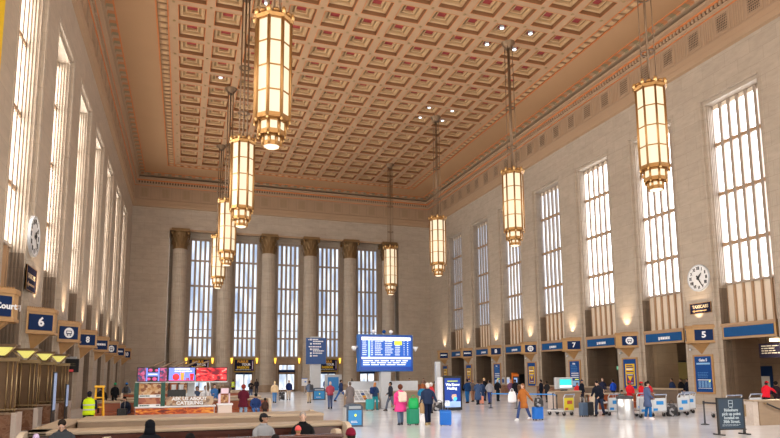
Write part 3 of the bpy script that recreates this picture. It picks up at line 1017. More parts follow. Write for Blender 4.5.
# ------------------------------------------------------------------ framed posters on the piers
def poster(label, x, y, z0, z1, w_, sgn, kind, seed=0):
    t = thing('framed_poster', label, 'poster', (x, y, 0), PI/2*(-1 if sgn > 0 else 1), 'framed posters on the piers')
    g = MB()
    for a in ((-w_/2-.12, w_/2+.12, z1, z1+.12), (-w_/2-.12, w_/2+.12, z0-.12, z0), (-w_/2-.12, -w_/2, z0, z1), (w_/2, w_/2+.12, z0, z1)):
        g.box(a[0], a[1], -.1, 0, a[2], a[3], M_WOOD)
    g.build('frame', t)
    g = MB(); g.box(-w_/2, w_/2, -.06, 0, z0, z1, M_BLUE2); g.build('sheet', t)
    H = z1-z0
    if kind == 'gate':
        text('Gate 5', .26, M_WHITE, t, (0, -.062, z1-.26), bold=.01)
        g = MB(); g.box(-w_*.4, w_*.4, -.07, -.05, z1-.56, z1-.44, mat('poster_pale_blue', (.25, .5, .8))); g.build('band', t)
        g = MB(); lines(g, -w_*.36, w_*.3, z0+H*.38, z0+H*.55, 4, -.06, mat('poster_soft_blue', (.05, .2, .5)), .4, 3, .2); g.build('small_print', t)
        g = MB()
        m = mat('poster_pale_blue', (.25, .5, .8))
        g.box(-w_*.38, w_*.4, -.07, -.05, z0+H*.33, z0+H*.35, M_WHITE)
        for i in range(4): lines(g, -w_*.35+i*w_*.19, -w_*.35+i*w_*.19+.22, z0+H*.12, z0+H*.31, 8, -.06, m, .55, i, .1)
        g.box(-w_*.38, w_*.4, -.07, -.05, z0+H*.1, z0+H*.11, M_WHITE)
        g.box(w_*.28, w_*.36, -.07, -.05, z0+H*.285, z0+H*.325, M_SCRYEL)
        g.build('timetable', t)
    elif kind == 'blue':
        text('Gate', .2, M_WHITE, t, (-.1, -.062, z1-.22), bold=.01)
        g = MB(); lines(g, -w_*.38, w_*.38, z0+H*.55, z0+H*.86, 5, -.06, mat('poster_soft_blue', (.05, .2, .5)), .5, seed, .3); g.build('small_print', t)
        g = MB()
        for i in range(3): g.box(-w_*.36, w_*.36, -.07, -.05, z0+H*(.36+.08*i), z0+H*(.39+.08*i), M_WHITE)
        g.box(0, w_*.36, -.075, -.05, z0+H*.28, z0+H*.31, M_SCRYEL)
        g.build('notice_bands', t)
        g = MB(); g.box(-w_*.4, w_*.4, -.07, -.05, z0+H*.05, z0+H*.24, mat('poster_pale_blue', (.25, .5, .8))); g.build('map_panel', t)
    else:
        g = MB(); g.box(-w_*.36, w_*.36, -.07, -.05, z0+H*.1, z1-H*.16, M_YEL); g.build('yellow_card', t)
        g = MB()
        g.box(-w_*.28, w_*.28, -.08, -.06, z0+H*.13, z0+H*.5, M_PURP)
        for i, zz in enumerate((.78, .72, .66, .58)):
            g.box(-w_*.28, w_*(.28 if i % 2 else .2), -.08, -.06, z0+H*(zz-.02), z0+H*(zz+.015), M_PURP if i != 2 else M_WHITE)
        g.build('purple_print', t)
        g = MB()
        tri = [(-w_*.2, z0+H*.42), (w_*.2, z0+H*.42), (0, z0+H*.26)]
        g.add([(p[0], -.085, p[1]) for p in tri]+[(p[0], -.07, p[1]) for p in tri], [(2, 1, 0), (3, 4, 5), (0, 1, 4, 3), (1, 2, 5, 4), (2, 0, 3, 5)], M_YEL)
        g.box(-w_*.22, w_*.22, -.085, -.07, z0+H*.46, z0+H*.48, M_WHITE); g.box(-w_*.2, w_*.22, -.085, -.07, z0+H*.18, z0+H*.2, M_WHITE)
        g.build('emblem', t)


PL = [('gate', 'tall blue Gate 5 poster in a wood frame under gate sign 5'), ('promo', 'blue poster with a yellow and purple card behind the red-capped porters'), ('blue', 'tall blue poster in a wood frame beside the teal-screened terminal'), ('promo', 'yellow and purple card on a blue poster right of the orange ticket machine'), ('blue', 'slim blue poster in a wood frame just behind the queue'), ('promo', 'narrow poster with a yellow card between the queue and the advertising screen'), ('promo', 'smallest yellow poster, above the top edge of the advertising screen')]
for k, (kd, l) in enumerate(PL):
    poster(l, XR, YA+k*BAY+PIER/2-.1, 0.95 if k else .85, 3.3, 1.5 if k else 1.45, 1, kd, k)

# small camera-like fittings on the piers
for k in range(0, 5):
    t = thing('pier_spot_fitting', 'small white swivel fitting on the stone pier %s' % ['above the Gate 5 poster', 'above the poster behind the porters', 'above the poster by the screen terminal', 'above the poster right of the orange machine', 'above the slim poster behind the queue'][k], 'fitting', (XR, YA+k*BAY+PIER/2+.95, 3.85), 0, 'small white fittings above the posters')
    g = MB(); g.box(-.04, 0, -.07, .07, -.08, .08, M_GREY); g.build('mount', t)
    g = MB(); g.tube([(-.03, 0, 0), (-.14, -.05, -.03), (-.2, -.12, -.08)], [.04, .05, .06], M_WHITE, 8); g.build('lamp_head', t)

# ------------------------------------------------------------------ end wall: banners, sconces
M_SCON = mat('amber_sconce_glass', (.9, .6, .1), .4, emit=0.643, ecol=(1, .55, .06))
for i in range(5):
    a, b_ = COLX[i]+1.35, COLX[i+1]-1.35
    m_ = (a+b_)/2
    nm = ['at the first end window', 'at the second end window', 'at the middle end window', 'behind the blue directory', 'behind the departure board'][i]
    if i != 2:
        t = thing('banner', 'dark PURSUE YOUR PASSION banner with yellow border '+nm, 'banner', (m_, SY-.2, 0), 0, 'banners over the street doors')
        g = MB(); g.box(-1.27, 1.27, -.05, .05, 2.78, 4.4, M_NAVYBAN); g.build('sheet', t)
        g = MB()
        for q in ((-1.35, 1.35, 4.34, 4.46), (-1.35, 1.35, 2.68, 2.8), (-1.35, -1.27, 2.7, 4.4), (1.27, 1.35, 2.7, 4.4)): g.box(q[0], q[1], -.07, .07, q[2], q[3], mat('banner_frame_ochre', (.42, .28, .03), .5))
        g.build('border', t)
        g = MB(); g.box(.98, 1.2, -.06, 0, 2.85, 4.3, M_PURP); g.box(1.06, 1.12, -.066, 0, 3.1, 4.1, M_WHITE); g.build('purple_strip', t)
        text('PURSUE', .42, M_GOLDT, t, (-.2, -.055, 4.05), sx=.95, bold=.02)
        text('YOUR', .42, M_WHITE, t, (.25, -.055, 3.66), sx=.95, bold=.02)
        text('PASSION', .42, M_YEL, t, (-.15, -.055, 3.27), sx=.95, bold=.025)
        g = MB(); lines(g, -1.1, .85, 2.88, 3.04, 1, -.05, M_GREY, .6, i, 0); g.build('small_print', t)
    for s_, x in (('left', a-.12), ('right', b_+.12)):
        t = thing('wall_sconce', 'amber glowing sconce on the %s %s' % ('food stand side' if s_ == 'left' else 'departure board side', nm), 'sconce', (x, SY-.1, 4.15), 0, 'amber sconces beside the street doors')
        g = MB(); g.box(-.1, .1, -.02, .12, -.45, .1, M_BRONZE); g.build('bracket', t)
        g = MB(); g.loft([(0, -.12, -.35, .07, .07), (0, -.13, .0, .13, .12), (0, -.13, .4, .17, .13)], M_SCON, 10); g.build('shade', t)
# warm pools inside the passages and concourse
M_FIXT = mat('warm_fixture_glass', (.9, .8, .6), .4, emit=1.07, ecol=(1, .72, .4))
# two more spot lamps over the bench side
for (x, y, l) in ((RX[2]-hx, 54.46-hy, 'white spotlight in a coffer beside the third of the overlapping chandeliers'), (RX[2]+hx, 39.76+hy, 'white spotlight in a coffer beside the biggest chandelier')):
    t = thing('ceiling_spotlight', l, 'spotlight', (x, y, HC+.3), 0, 'spotlights in the ceiling coffers')
    g = MB(); g.lathe([(.15, .05), (.18, .0), (.18, .26)], M_GREY, n=16); g.build('housing', t)
    g = MB(); g.ell((0, 0, .02), (.14, .14, .05), M_SPOT, 14, 5); g.build('lens', t)


# ------------------------------------------------------------------ long station benches
def arm_shape(g, x0, x1, y0, sgn, m):
    """rounded bench end; y0 = back plane, sgn = direction the seat faces"""
    pts = [(0, 0), (0, .98), (.06, 1.02), (.3, 1.02), (.5, .97), (.62, .84), (.68, .66), (.68, 0)]
    g.xprism([(y0+sgn*a, b_) for a, b_ in (pts if sgn > 0 else pts[::-1])], x0, x1, m)


def bench(label, x0, x1, yb, sgn, wood, ledge=.7, arms=(True, True), h=1.0, endwall=None, inner=True, top=None):
    """yb = plane of the back rest; sgn -1 seats face the camera; the ledge runs behind the back"""
    t = thing('station_bench', label, 'bench', ((x0+x1)/2, yb, 0), 0, 'long wooden station benches')
    X0, X1 = x0-(x0+x1)/2, x1-(x0+x1)/2
    g = MB()
    s = sgn
    g.box(X0, X1, 0, -s*.12, .1, h-.1, wood)
    for i in range(1, int((X1-X0)/1.6)+1):
        x = X0+(X1-X0)*i/(int((X1-X0)/1.6)+1)
        g.box(x-.015, x+.015, s*.004, 0, .1, h-.16, M_BLACK)
    g.box(X0, X1, s*.03, -s*.02, h-.2, h-.1, wood)
    g.build('backrest', t)
    g = MB()
    g.bbox(X0-.02, X1+.02, s*.1, -s*ledge, h-.09, h, top or M_BENCHT, .03)
    if inner: g.box(X0, X1, -s*(ledge-.1), -s*(ledge-.02), 0, h-.09, M_BRONZEW)
    g.build('ledge', t)
    g = MB()
    g.bbox(X0, X1, s*.0, s*.56, .4, .46, wood, .02)
    g.box(X0, X1, s*.48, s*.52, .0, .4, wood)
    g.build('seat', t)
    for f, xx in zip(arms, (X0, X1-.12)):
        if f:
            g = MB(); arm_shape(g, xx, xx+.12, 0, s, M_BENCHL); g.build('arm', t)
    if endwall is not None:
        g = MB()
        g.bbox(X0-.02, X0+.5, s*.1, endwall, h-.09, h, M_BENCHT, .03)
        g.box(X0, X0+.12, 0, endwall, 0, h-.09, M_BENCHT)
        g.box(X0+.38, X0+.46, 0, endwall, 0, h-.09, M_BRONZEW)
        g.build('end_ledge', t)
    return t


M_BRONZEW = mat('brown_ledge_wood', (.24, .165, .105), .4, var=.2, scale=2.5)
bench('dark wooden bench with pale ledge under the hooded-sweatshirt man, facing the camera', -3.3, 4.0, 15.4, -1, M_BENCHW, .75, endwall=4.4)
bench('pale-topped far bench of the nearest rectangle, seen over the seated people', -2.78, 4.25, 20.7, 1, M_BENCHW, 1.5, (False, True))
bench('dark glossy bench with its back to the camera, crossing behind the lowest heads', -1.45, 3.3, 13.1, 1, M_BENCHW, .14, h=.94, inner=False, top=M_BENCHW)
bench('lowest bench of all, mostly below the picture edge', -3.4, 3.6, 9.9, 1, M_BENCHW, .14, inner=False, top=M_BENCHW)
bench('reddish bench with cream ledge behind the food stand, where a man in blue sits', -4.3, 4.35, 32.8, -1, M_REDWOOD, .75, endwall=4.6)
bench('cream-topped far bench of the rectangle behind the food stand', -3.5, 4.45, 38.2, 1, M_REDWOOD, .8, (False, True))
bench('distant reddish bench with cream ledge facing the camera near the far hi-vis worker', -4.2, 4.6, 48, -1, M_REDWOOD, .75, endwall=4.6)
bench('most distant cream-topped bench before the end wall columns', -3.45, 4.6, 53.4, 1, M_REDWOOD, .8, (False, True))
bench('short bench with a rounded cream end where the blonde person sits', 23.0, 27.2, 30.9, -1, M_REDWOOD, .5)

# ------------------------------------------------------------------ food stand with menu screens
FY = 29.4
t = thing('food_stand', 'food stand with three glowing menu screens above a counter reading ASK US ABOUT CATERING', 'food stand', (0, FY, 0))
M_GREEN = mat('dark_green_post', (.008, .075, .05), .4)
M_FLAME = None
m, nt, b = new_mat('flame_print')
tc = N(nt, 'ShaderNodeTexCoord'); mp = N(nt, 'ShaderNodeMapping'); mp.inputs['Scale'].default_value = (1.2, 1, 3.4); mp.inputs['Rotation'].default_value = (0, .5, 0)
no = N(nt, 'ShaderNodeTexNoise', i_Scale=2.2, i_Detail=4.0, i_Distortion=1.2); cr = N(nt, 'ShaderNodeValToRGB')
e = cr.color_ramp.elements; e[0].position = .35; e[0].color = (.10, .008, .004, 1); e[1].position = .68; e[1].color = (.85, .42, .06, 1)
x = cr.color_ramp.elements.new(.5); x.color = (.55, .085, .008, 1)
nt.links.new(tc.outputs['Object'], mp.inputs[0]); nt.links.new(mp.outputs[0], no.inputs['Vector']); nt.links.new(no.outputs['Fac'], cr.inputs[0]); nt.links.new(cr.outputs[0], b.inputs['Base Color'])
M_FLAME = m


def speckle(name, cols, scale, rough=.5, emit=0):
    m, nt, b = new_mat(name)
    tc = N(nt, 'ShaderNodeTexCoord'); vo = N(nt, 'ShaderNodeTexVoronoi', i_Scale=scale)
    nt.links.new(tc.outputs['Object'], vo.inputs['Vector'])
    sp = N(nt, 'ShaderNodeSeparateColor'); nt.links.new(vo.outputs['Color'], sp.inputs[0])
    cr = N(nt, 'ShaderNodeValToRGB'); cr.color_ramp.interpolation = 'CONSTANT'
    while len(cr.color_ramp.elements) < len(cols): cr.color_ramp.elements.new(.5)
    for i, cc in enumerate(cols):
        cr.color_ramp.elements[i].position = i/len(cols); cr.color_ramp.elements[i].color = tuple(cc)+(1,)
    nt.links.new(sp.outputs[0], cr.inputs[0]); nt.links.new(cr.outputs[0], b.inputs['Base Color'])
    b.inputs['Roughness'].default_value = rough
    if emit:
        nt.links.new(cr.outputs[0], b.inputs['Emission Color']); b.inputs['Emission Strength'].default_value = emit
    return m


M_PASTRY = speckle('baked_food_print', [(.45, .20, .07), (.30, .11, .035), (.55, .32, .14), (.22, .07, .03), (.62, .42, .25)], 9)
M_PRETZ = speckle('pretzel_row_print', [(.36, .11, .06), (.48, .2, .1), (.28, .07, .04)], 6)
M_MEAT = speckle('catering_photo_print', [(.40, .24, .15), (.30, .15, .08), (.5, .36, .24), (.24, .16, .11), (.44, .33, .26)], 7)
M_SCR1 = speckle('menu_screen_one', [(.16, .012, .05), (.10, .008, .03), (.22, .04, .1), (.01, .015, .06), (.02, .01, .04)], 9, .3, .8)
M_SCR3 = None
m, nt, b = new_mat('red_drink_screen')
tc = N(nt, 'ShaderNodeTexCoord'); mp = N(nt, 'ShaderNodeMapping'); mp.inputs['Scale'].default_value = (1, 1, 2.2); mp.inputs['Rotation'].default_value = (0, .7, 0)
no = N(nt, 'ShaderNodeTexNoise', i_Scale=2.6, i_Detail=4.0, i_Distortion=1.0); cr = N(nt, 'ShaderNodeValToRGB')
e = cr.color_ramp.elements; e[0].position = .4; e[0].color = (.12, .0, .01, 1); e[1].position = .7; e[1].color = (.9, .55, .5, 1)
x = cr.color_ramp.elements.new(.52); x.color = (.62, .012, .02, 1); x = cr.color_ramp.elements.new(.61); x.color = (.8, .06, .06, 1)
nt.links.new(tc.outputs['Object'], mp.inputs[0]); nt.links.new(mp.outputs[0], no.inputs['Vector']); nt.links.new(no.outputs['Fac'], cr.inputs[0])
nt.links.new(cr.outputs[0], b.inputs['Base Color']); nt.links.new(cr.outputs[0], b.inputs['Emission Color']); b.inputs['Emission Strength'].default_value = .32
M_SCR3 = m
M_SCRLILAC = mat('screen_lilac_blue', (.15, .2, .75), .3, emit=0.3, ecol=(.16, .24, .95))
M_SCRRED = mat('screen_red', (.7, .02, .02), .3, emit=0.3, ecol=(.85, .02, .03))
M_SCRPINK = mat('screen_pink', (.55, .06, .2), .3, emit=0.3, ecol=(.55, .06, .22))
M_SCRORG = mat('screen_orange', (.7, .3, .05), .3, emit=0.3, ecol=(.8, .35, .04))
g = MB()
g.box(-2.0, 1.4, .06, 1.0, 0, .84, M_GREY); g.bbox(-2.02, 1.45, .0, 1.05, .80, .86, M_WHITE, .02)
g.build('counter', t)
g = MB(); g.box(-1.98, 1.36, .0, .06, .42, .78, M_FLAME); g.build('flame_panel', t)
g = MB(); g.box(-.72, 1.34, .04, .1, .88, 1.27, M_MEAT); g.build('catering_panel', t)
text('ASK US ABOUT', .2, M_WHITE, t, (.28, .03, 1.17), bold=.008, sx=1.1)
text('CATERING', .22, M_WHITE, t, (.3, .03, .98), bold=.008, sx=1.1)
for x in (-1.97, -.86):
    g = MB(); g.box(x-.09, x+.09, .02, .2, .86, 1.92, M_GREEN); g.build('post', t)
for z0, z1, mm in ((1.38, 1.86, M_PASTRY), (.96, 1.24, M_PRETZ)):
    g = MB(); g.box(-1.87, -.96, .06, .12, z0, z1, mm); g.build('food_photo', t)
    g = MB(); g.box(-1.87, -.96, .05, .12, z0-.13, z0, M_WHITE); lines(g, -1.82, -1.42, z0-.1, z0-.03, 1, .05, M_GREEN, .7, 1, 0); lines(g, -1.14, -1.0, z0-.1, z0-.03, 1, .05, M_DARK, .7, 2, 0); g.build('price_strip', t)
for x in (1.02, 1.18):
    g = MB(); g.tube([(x, .5, .86), (x, .5, 1.95)], .03, M_STEEL, 8); g.build('pole', t)
g = MB(); g.box(-2.05, 1.95, .25, .4, 1.9, 1.96, M_STEEL); g.build('screen_rail', t)
def scr(x0, x1, z0, z1, base):
    g = MB(); g.bbox(x0, x1, .0, .22, z0, z1, M_BLACK, .015); s_ = g.build('menu_screen', t)
    g = MB(); g.box(x0+.03, x1-.03, -.006, .1, z0+.03, z1-.03, base); g.build('picture', s_)
    return s_
s_ = scr(-1.98, -.69, 1.95, 2.6, M_BLACK)
g = MB()
g.box(-1.94, -1.62, -.012, 0, 1.98, 2.57, M_SCR1); g.box(-1.02, -.73, -.012, 0, 1.98, 2.57, M_SCR1)
g.box(-1.6, -1.54, -.013, 0, 1.98, 2.57, M_SCRLILAC); g.box(-1.1, -1.04, -.013, 0, 1.98, 2.57, M_SCRLILAC)
g.box(-1.6, -1.05, -.014, 0, 2.2, 2.36, M_SCRLILAC)
for x, z, r in ((-1.42, 2.47, .09), (-1.17, 2.46, .07), (-1.48, 2.08, .08), (-1.24, 2.08, .1)): g.ell((x, -.005, z), (r, .02, r*.8), M_SCRPINK, 10, 5)
lines(g, -1.5, -1.12, 2.25, 2.31, 1, -.014, M_SCRWHITE, .7, 4, 0)
g.build('menu_graphics', s_)
s_ = scr(-.67, .5, 1.95, 2.6, M_SCRLILAC)
g = MB()
lines(g, -.4, .25, 2.46, 2.56, 1, -.006, M_SCRWHITE, .8, 4, 0); lines(g, -.4, .35, 2.38, 2.44, 1, -.006, M_SCRWHITE, .8, 6, 0)
g.ell((-.33, 0, 2.16), (.17, .015, .17), M_SCRRED, 12, 6); g.loft([(-.06, 0, 2.02, .08, .01), (-.06, 0, 2.3, .1, .01), (-.06, 0, 2.36, .13, .01)], M_SCRORG, 10)
g.loft([(.35, 0, 2.02, .08, .01), (.35, 0, 2.3, .12, .01)], M_SCRRED, 10); g.box(.1, .24, -.012, 0, 2.0, 2.12, M_SCR1); g.box(-.64, .47, -.012, 0, 1.98, 2.02, M_SCRPINK)
g.build('menu_graphics', s_)
s_ = scr(.52, 1.92, 1.95, 2.6, M_SCR3)
# things on and by the food stand
for i, (x, l) in enumerate(((-.42, 'nearer the green posts'), (-.1, 'nearer the middle'))):
    t = thing('cup_stack', 'pale blue stack of cups on the food stand counter, '+l, 'cups', (x, FY+.6, .86), 0, 'cup stacks on the counter')
    g = MB(); g.lathe([(.07, 0), (.1, .5), (.11, .95)], M_WHITE, n=12); g.build('stack', t)
    g = MB(); g.lathe([(.095, .38), (.112, .7)], mat('cup_blue', (.05, .35, .7)), n=12); g.build('blue_band', t)
t = thing('drink_dispenser', 'black drink dispenser on the food stand counter above the lettering', 'dispenser', (-.28, FY+.35, .86))
g = MB(); g.bbox(-.4, .4, -.1, .15, 0, .72, M_BLACK, .03); g.build('body', t)
g = MB()
for i in range(5): g.box(-.3+i*.14, -.24+i*.14, -.14, -.1, .3, .42, M_GREY)
g.build('tap_row', t)
t = thing('display_cabinet', 'small white pink-trimmed cabinet at the end of the food stand counter', 'cabinet', (1.86, FY+.1, 0))
g = MB(); g.bbox(-.32, .32, 0, .5, 0, .84, mat('pale_pink_counter', (.72, .6, .53))); g.bbox(-.36, .36, -.04, .54, .84, .92, M_WHITE, .02); g.build('plinth', t)
g = MB()
for q in ((-.3, -.2, .92, 1.62), (.16, .22, .92, 1.62), (-.3, .22, 1.38, 1.62)): g.box(q[0], q[1], 0, .4, q[2], q[3], mat('pink_white_panel', (.8, .62, .72)))
g.box(-.2, .16, .1, .3, .96, 1.3, M_PASTRY); g.build('showcase', t)
t = thing('square_pillar', 'grey square service pillar standing inside the food stand', 'pillar', (.35, FY+1.28, 0))
g = MB(); g.bbox(-.16, .16, -.16, .16, 0, 1.9, M_GREY, .02); g.build('shaft', t)

# ------------------------------------------------------------------ departure board
t = thing('departure_board', 'big blue electronic departure board on a white pillar over the information desk', 'departure board', (12.72, 38.4, 0), .06)
g = MB(); g.bbox(-1.95, 1.95, 0, .45, 2.4, 4.85, mat('board_case_blue', (.01, .10, .36), .3), .04); cs = g.build('case', t)
g = MB(); g.box(-1.84, 1.84, -.02, .05, 2.5, 4.76, M_SCRBLUE2); sc_ = g.build('screen', t)
g = MB(); g.box(-1.76, 1.76, -.03, 0, 4.46, 4.68, M_SCRWHITE); g.box(-1.76, 1.76, -.03, 0, 3.22, 3.36, M_SCRWHITE); g.box(-1.3, -1.16, -.028, 0, 3.36, 4.46, mat('screen_pale_blue', (.3, .5, .9), .3, emit=0.3, ecol=(.3, .55, 1))); g.build('white_bands', sc_)
g = MB(); g.box(-1.76, 1.76, -.025, 0, 3.36, 4.46, M_SCRBLUE); g.box(-1.76, 1.76, -.025, 0, 2.72, 3.18, M_SCRBLUE); g.build('blue_fields', sc_)
for r_ in range(11):
    g = MB()
    if r_ < 8:
        z1_ = 4.42-r_*1.02/8
        for c0, c1, rg in ((-1.7, -1.36, .3), (-1.1, -.95, .0), (-.82, -.2, .5), (-.1, .5, .4), (.62, .98, .1), (1.25, 1.3, 0), (1.5, 1.58, 0)):
            lines(g, c0, c1, z1_-1.02/8, z1_, 1, -.026, M_SCRWHITE, .34, int(c0*10)+40+r_, rg)
    else:
        z1_ = 3.14-(r_-8)*.38/3
        lines(g, -1.65, 1.65, z1_-.38/3, z1_, 1, -.026, M_SCRWHITE, .5, r_, .15)
    g.build('text_row', sc_)

g = MB(); g.box(.58, 1.12, -.034, 0, 4.16, 4.42, M_SCRYEL); g.build('yellow_cell', sc_)
text('Train Information', .17, M_BLUE2, sc_, (-.9, -.032, 4.57))
g = MB(); g.bbox(-.36, .36, .1, .5, 0, 2.42, M_GREY, .03); g.build('pillar', t)
for x in (-2.1, 2.1):
    g = MB(); sg = 1 if x > 0 else -1
    g.tube([(x*.93, .2, 4.05), (x*1.0, .15, 4.0), (x*1.08, .1, 3.9)], [.05, .08, .2], M_WHITE, 10); g.build('loudspeaker_horn', t)
for x, mm in ((-.85, M_WHITE), (-.1, M_BLUE2), (.4, M_WHITE)):
    g = MB(); g.tube([(x, .2, 4.84), (x, .2, 5.0)], .05, M_GREY, 8); g.ell((x, .15, 5.05), (.13, .16, .12), mm, 10, 6); g.build('camera_dome', t)

# tall blue directory
t = thing('directory_sign', 'tall navy directory with white lettering on a grey square post before the columns', 'sign', (13.28, 64, 0))
g = MB(); g.bbox(-.56, .56, .02, .5, .3, 6.3, M_GREY, .03); g.build('post', t)
g = MB(); g.box(-.62, .62, 0, .55, 0, .32, M_DARK); g.build('base', t)
g = MB(); g.box(-1.08, 1.08, -.12, .0, 3.36, 6.15, mat('directory_blue', (.005, .06, .24), .35)); pn = g.build('panel', t)
g = MB()
for z, x0, x1, ic in ((5.95, -.4, .2, 1), (5.75, -.35, .75, 0), (5.5, -.35, .5, 1), (5.18, -.8, .55, 0), (4.92, -.4, .3, 1), (4.74, -.35, .85, 0), (4.5, -.35, .65, 1), (4.22, -.35, .15, 1)):
    lines(g, x0, x1, z-.06, z+.08, 1, -.12, M_WHITE, .85, int(z*10), 0)
    if ic: g.box(-.66, -.48, -.13, -.12, z-.08, z+.1, M_WHITE)
g.box(-.86, -.72, -.13, -.12, 5.9, 5.98, M_WHITE)
g.build('lettering', pn)

# advertising screen
t = thing('advertising_screen', 'black-framed digital advertisement of a person in a blue face mask, white sides', 'screen', (15.55, 34.3, 0), .05)
g = MB(); g.bbox(-.74, .66, .02, .5, 0, 2.02, M_WHITE, .04); g.build('cabinet', t)
g = MB(); g.bbox(-.58, .7, -.05, .1, .02, 2.1, M_BLACK, .03); fr = g.build('bezel', t)
g = MB(); g.box(-.5, .58, -.06, -.04, .2, 1.95, M_SCRBLUE2); g.build('display', fr)
M_SKNS = mat('screen_skin', (.55, .3, .2), .4, emit=0.357, ecol=(.6, .33, .24))
M_SCRLB = mat('screen_pale', (.3, .45, .75), .4, emit=0.25, ecol=(.28, .42, .75))
M_SCRMASK = mat('screen_mask_blue', (.1, .5, .8), .4, emit=0.3, ecol=(.06, .5, .9))
g = MB()
g.box(-.5, .58, -.064, -.05, .2, .55, M_SCRLB); g.ell((.14, -.05, .85), (.2, .02, .27), M_SKNS, 14, 8); g.ell((.1, -.052, 1.05), (.24, .018, .14), M_SCRBLUE2, 12, 6)
g.ell((.2, -.056, .72), (.15, .022, .14), M_SCRMASK, 12, 6); g.loft([(.05, -.055, .2, .42, .01), (.08, -.055, .45, .3, .01), (.12, -.055, .6, .12, .01)], M_SCRLB, 12); g.box(-.48, -.2, -.066, -.05, .3, .6, M_SCRWHITE)
g.build('portrait', fr)
text('We Know', .22, M_SCRWHITE, fr, (.05, -.066, 1.56), bold=.01); text('Healing', .22, M_SCRWHITE, fr, (.0, -.066, 1.34), bold=.01)
g = MB(); lines(g, -.3, .4, 1.72, 1.8, 1, -.06, M_SCRYEL, .6, 3, 0); g.build('small_print', fr)
t = thing('square_post', 'tall light grey square post just left of the advertising screen', 'post', (15.45, 36.2, 0))
g = MB(); g.bbox(-.15, .15, -.15, .15, 0, 3.0, M_GREY, .02); g.build('shaft', t)
g = MB(); g.box(-.25, .25, -.25, .25, 0, .05, M_STEEL); g.build('foot_plate', t)

# ------------------------------------------------------------------ litter bins
def litter_bin(label, x, y, w_, h, rz=0):
    t = thing('litter_bin', label, 'bin', (x, y, 0), rz, 'blue-panelled litter bins')
    g = MB()
    M_NB = mat('bin_navy_grey', (.05, .075, .12), .4)
    pts = [(-w_/2, 0), (w_/2, 0), (w_/2, h*.86), (w_*.36, h*.97), (0, h), (-w_*.36, h*.97), (-w_/2, h*.86)]
    n = len(pts)
    def face(y0, y1, m, k=1):
        vs = [(p[0]*k, y0, p[1]) for p in pts]+[(p[0]*k, y1, p[1]) for p in pts]
        g.add(vs, [tuple(range(n)), tuple(range(2*n-1, n-1, -1))]+[(i, n+i, n+(i+1) % n, (i+1) % n) for i in range(n)], m)
    face(0, w_*.75, M_NB)
    g.build('body', t)
    g = MB(); g.box(-w_*.36, w_*.36, -.02, .02, h*.78, h*.9, mat('bin_mouth', (.35, .4, .45))); g.build('mouth', t)
    g = MB(); g.box(-w_*.40, w_*.40, -.03, .02, h*.08, h*.72, mat('bin_panel_blue', (.03, .27, .62), .4)); pp = g.build('panel', t)
    g = MB(); g.ell((.02, -.03, h*.5), (.05, .01, .06), M_SCRYEL, 8, 4); lines(g, -w_*.25, w_*.25, h*.16, h*.26, 2, -.03, M_WHITE, .5, 2, .3); g.build('print', pp)
    g = MB(); g.box(-w_*.56, -w_*.5, .05, w_*.7, .05, h*.84, M_GREY); g.build('side_panel', t)
litter_bin('grey litter bin with a light blue panel standing closest, right of the bench ends', 6.98, 25.4, .72, .97)
litter_bin('distant wide litter bin with a blue panel beside the cream-coated person', 11.52, 53.9, 1.15, 1.08)
t = thing('steel_bin', 'round brushed steel bin in front of the white luggage carts', 'bin', (20.0, 24.2, 0))
g = MB(); g.lathe([(.36, 0), (.38, .03), (.38, .98), (.36, 1.0)], M_STEEL, n=32); g.build('drum', t)
g = MB(); g.lathe([(.39, .98), (.4, 1.08), (.3, 1.12), (.22, 1.1)], M_DARK, n=32); g.build('lid', t)

# ------------------------------------------------------------------ rideshare board
t = thing('standing_sign', 'dark navy standing board about rideshare pick up, on two thin legs', 'sign', (18.5, 16.9, 0), .0)
t.rotation_euler = (0, 0, -.1)
M_RB = mat('board_slate_blue', (.008, .03, .06), .4)
g = MB(); g.bbox(-.53, .53, -.03, .03, .2, 1.28, M_RB, .01); g.build('board', t)
g = MB()
for q in ((-.56, -.5, .0, 1.3), (.5, .56, .0, 1.3)): g.box(q[0], q[1], -.035, .035, q[2], q[3], M_BLACK)
g.box(-.56, .56, -.035, .035, 1.25, 1.3, M_BLACK); g.box(-.56, .56, -.035, .035, .17, .22, M_BLACK)
g.build('frame', t)
for x in (-.53, .53):
    g = MB(); g.box(x-.04, x+.04, -.25, .25, 0, .04, M_BLACK); g.build('foot', t)
M_PALE = mat('pale_blue_lettering', (.42, .5, .55), .5)
for i, s_ in enumerate(('Rideshare', 'pick up point', 'located on', '30th Street.')):
    text(s_, .145, M_PALE, t, (0, -.034, .86-.135*i), bold=.004)
g = MB(); lines(g, -.4, .4, .28, .36, 2, -.032, M_PALE, .3, 3, .2); g.build('small_print', t)
g = MB()
for q in ((-.09, -.075, .98, 1.2), (.075, .09, .98, 1.2), (-.09, .09, 1.19, 1.205), (-.09, .09, 1.08, 1.1), (-.07, .07, .95, .98)): g.box(q[0], q[1], -.036, -.03, q[2], q[3], M_PALE)
g.build('phone_icon', t)

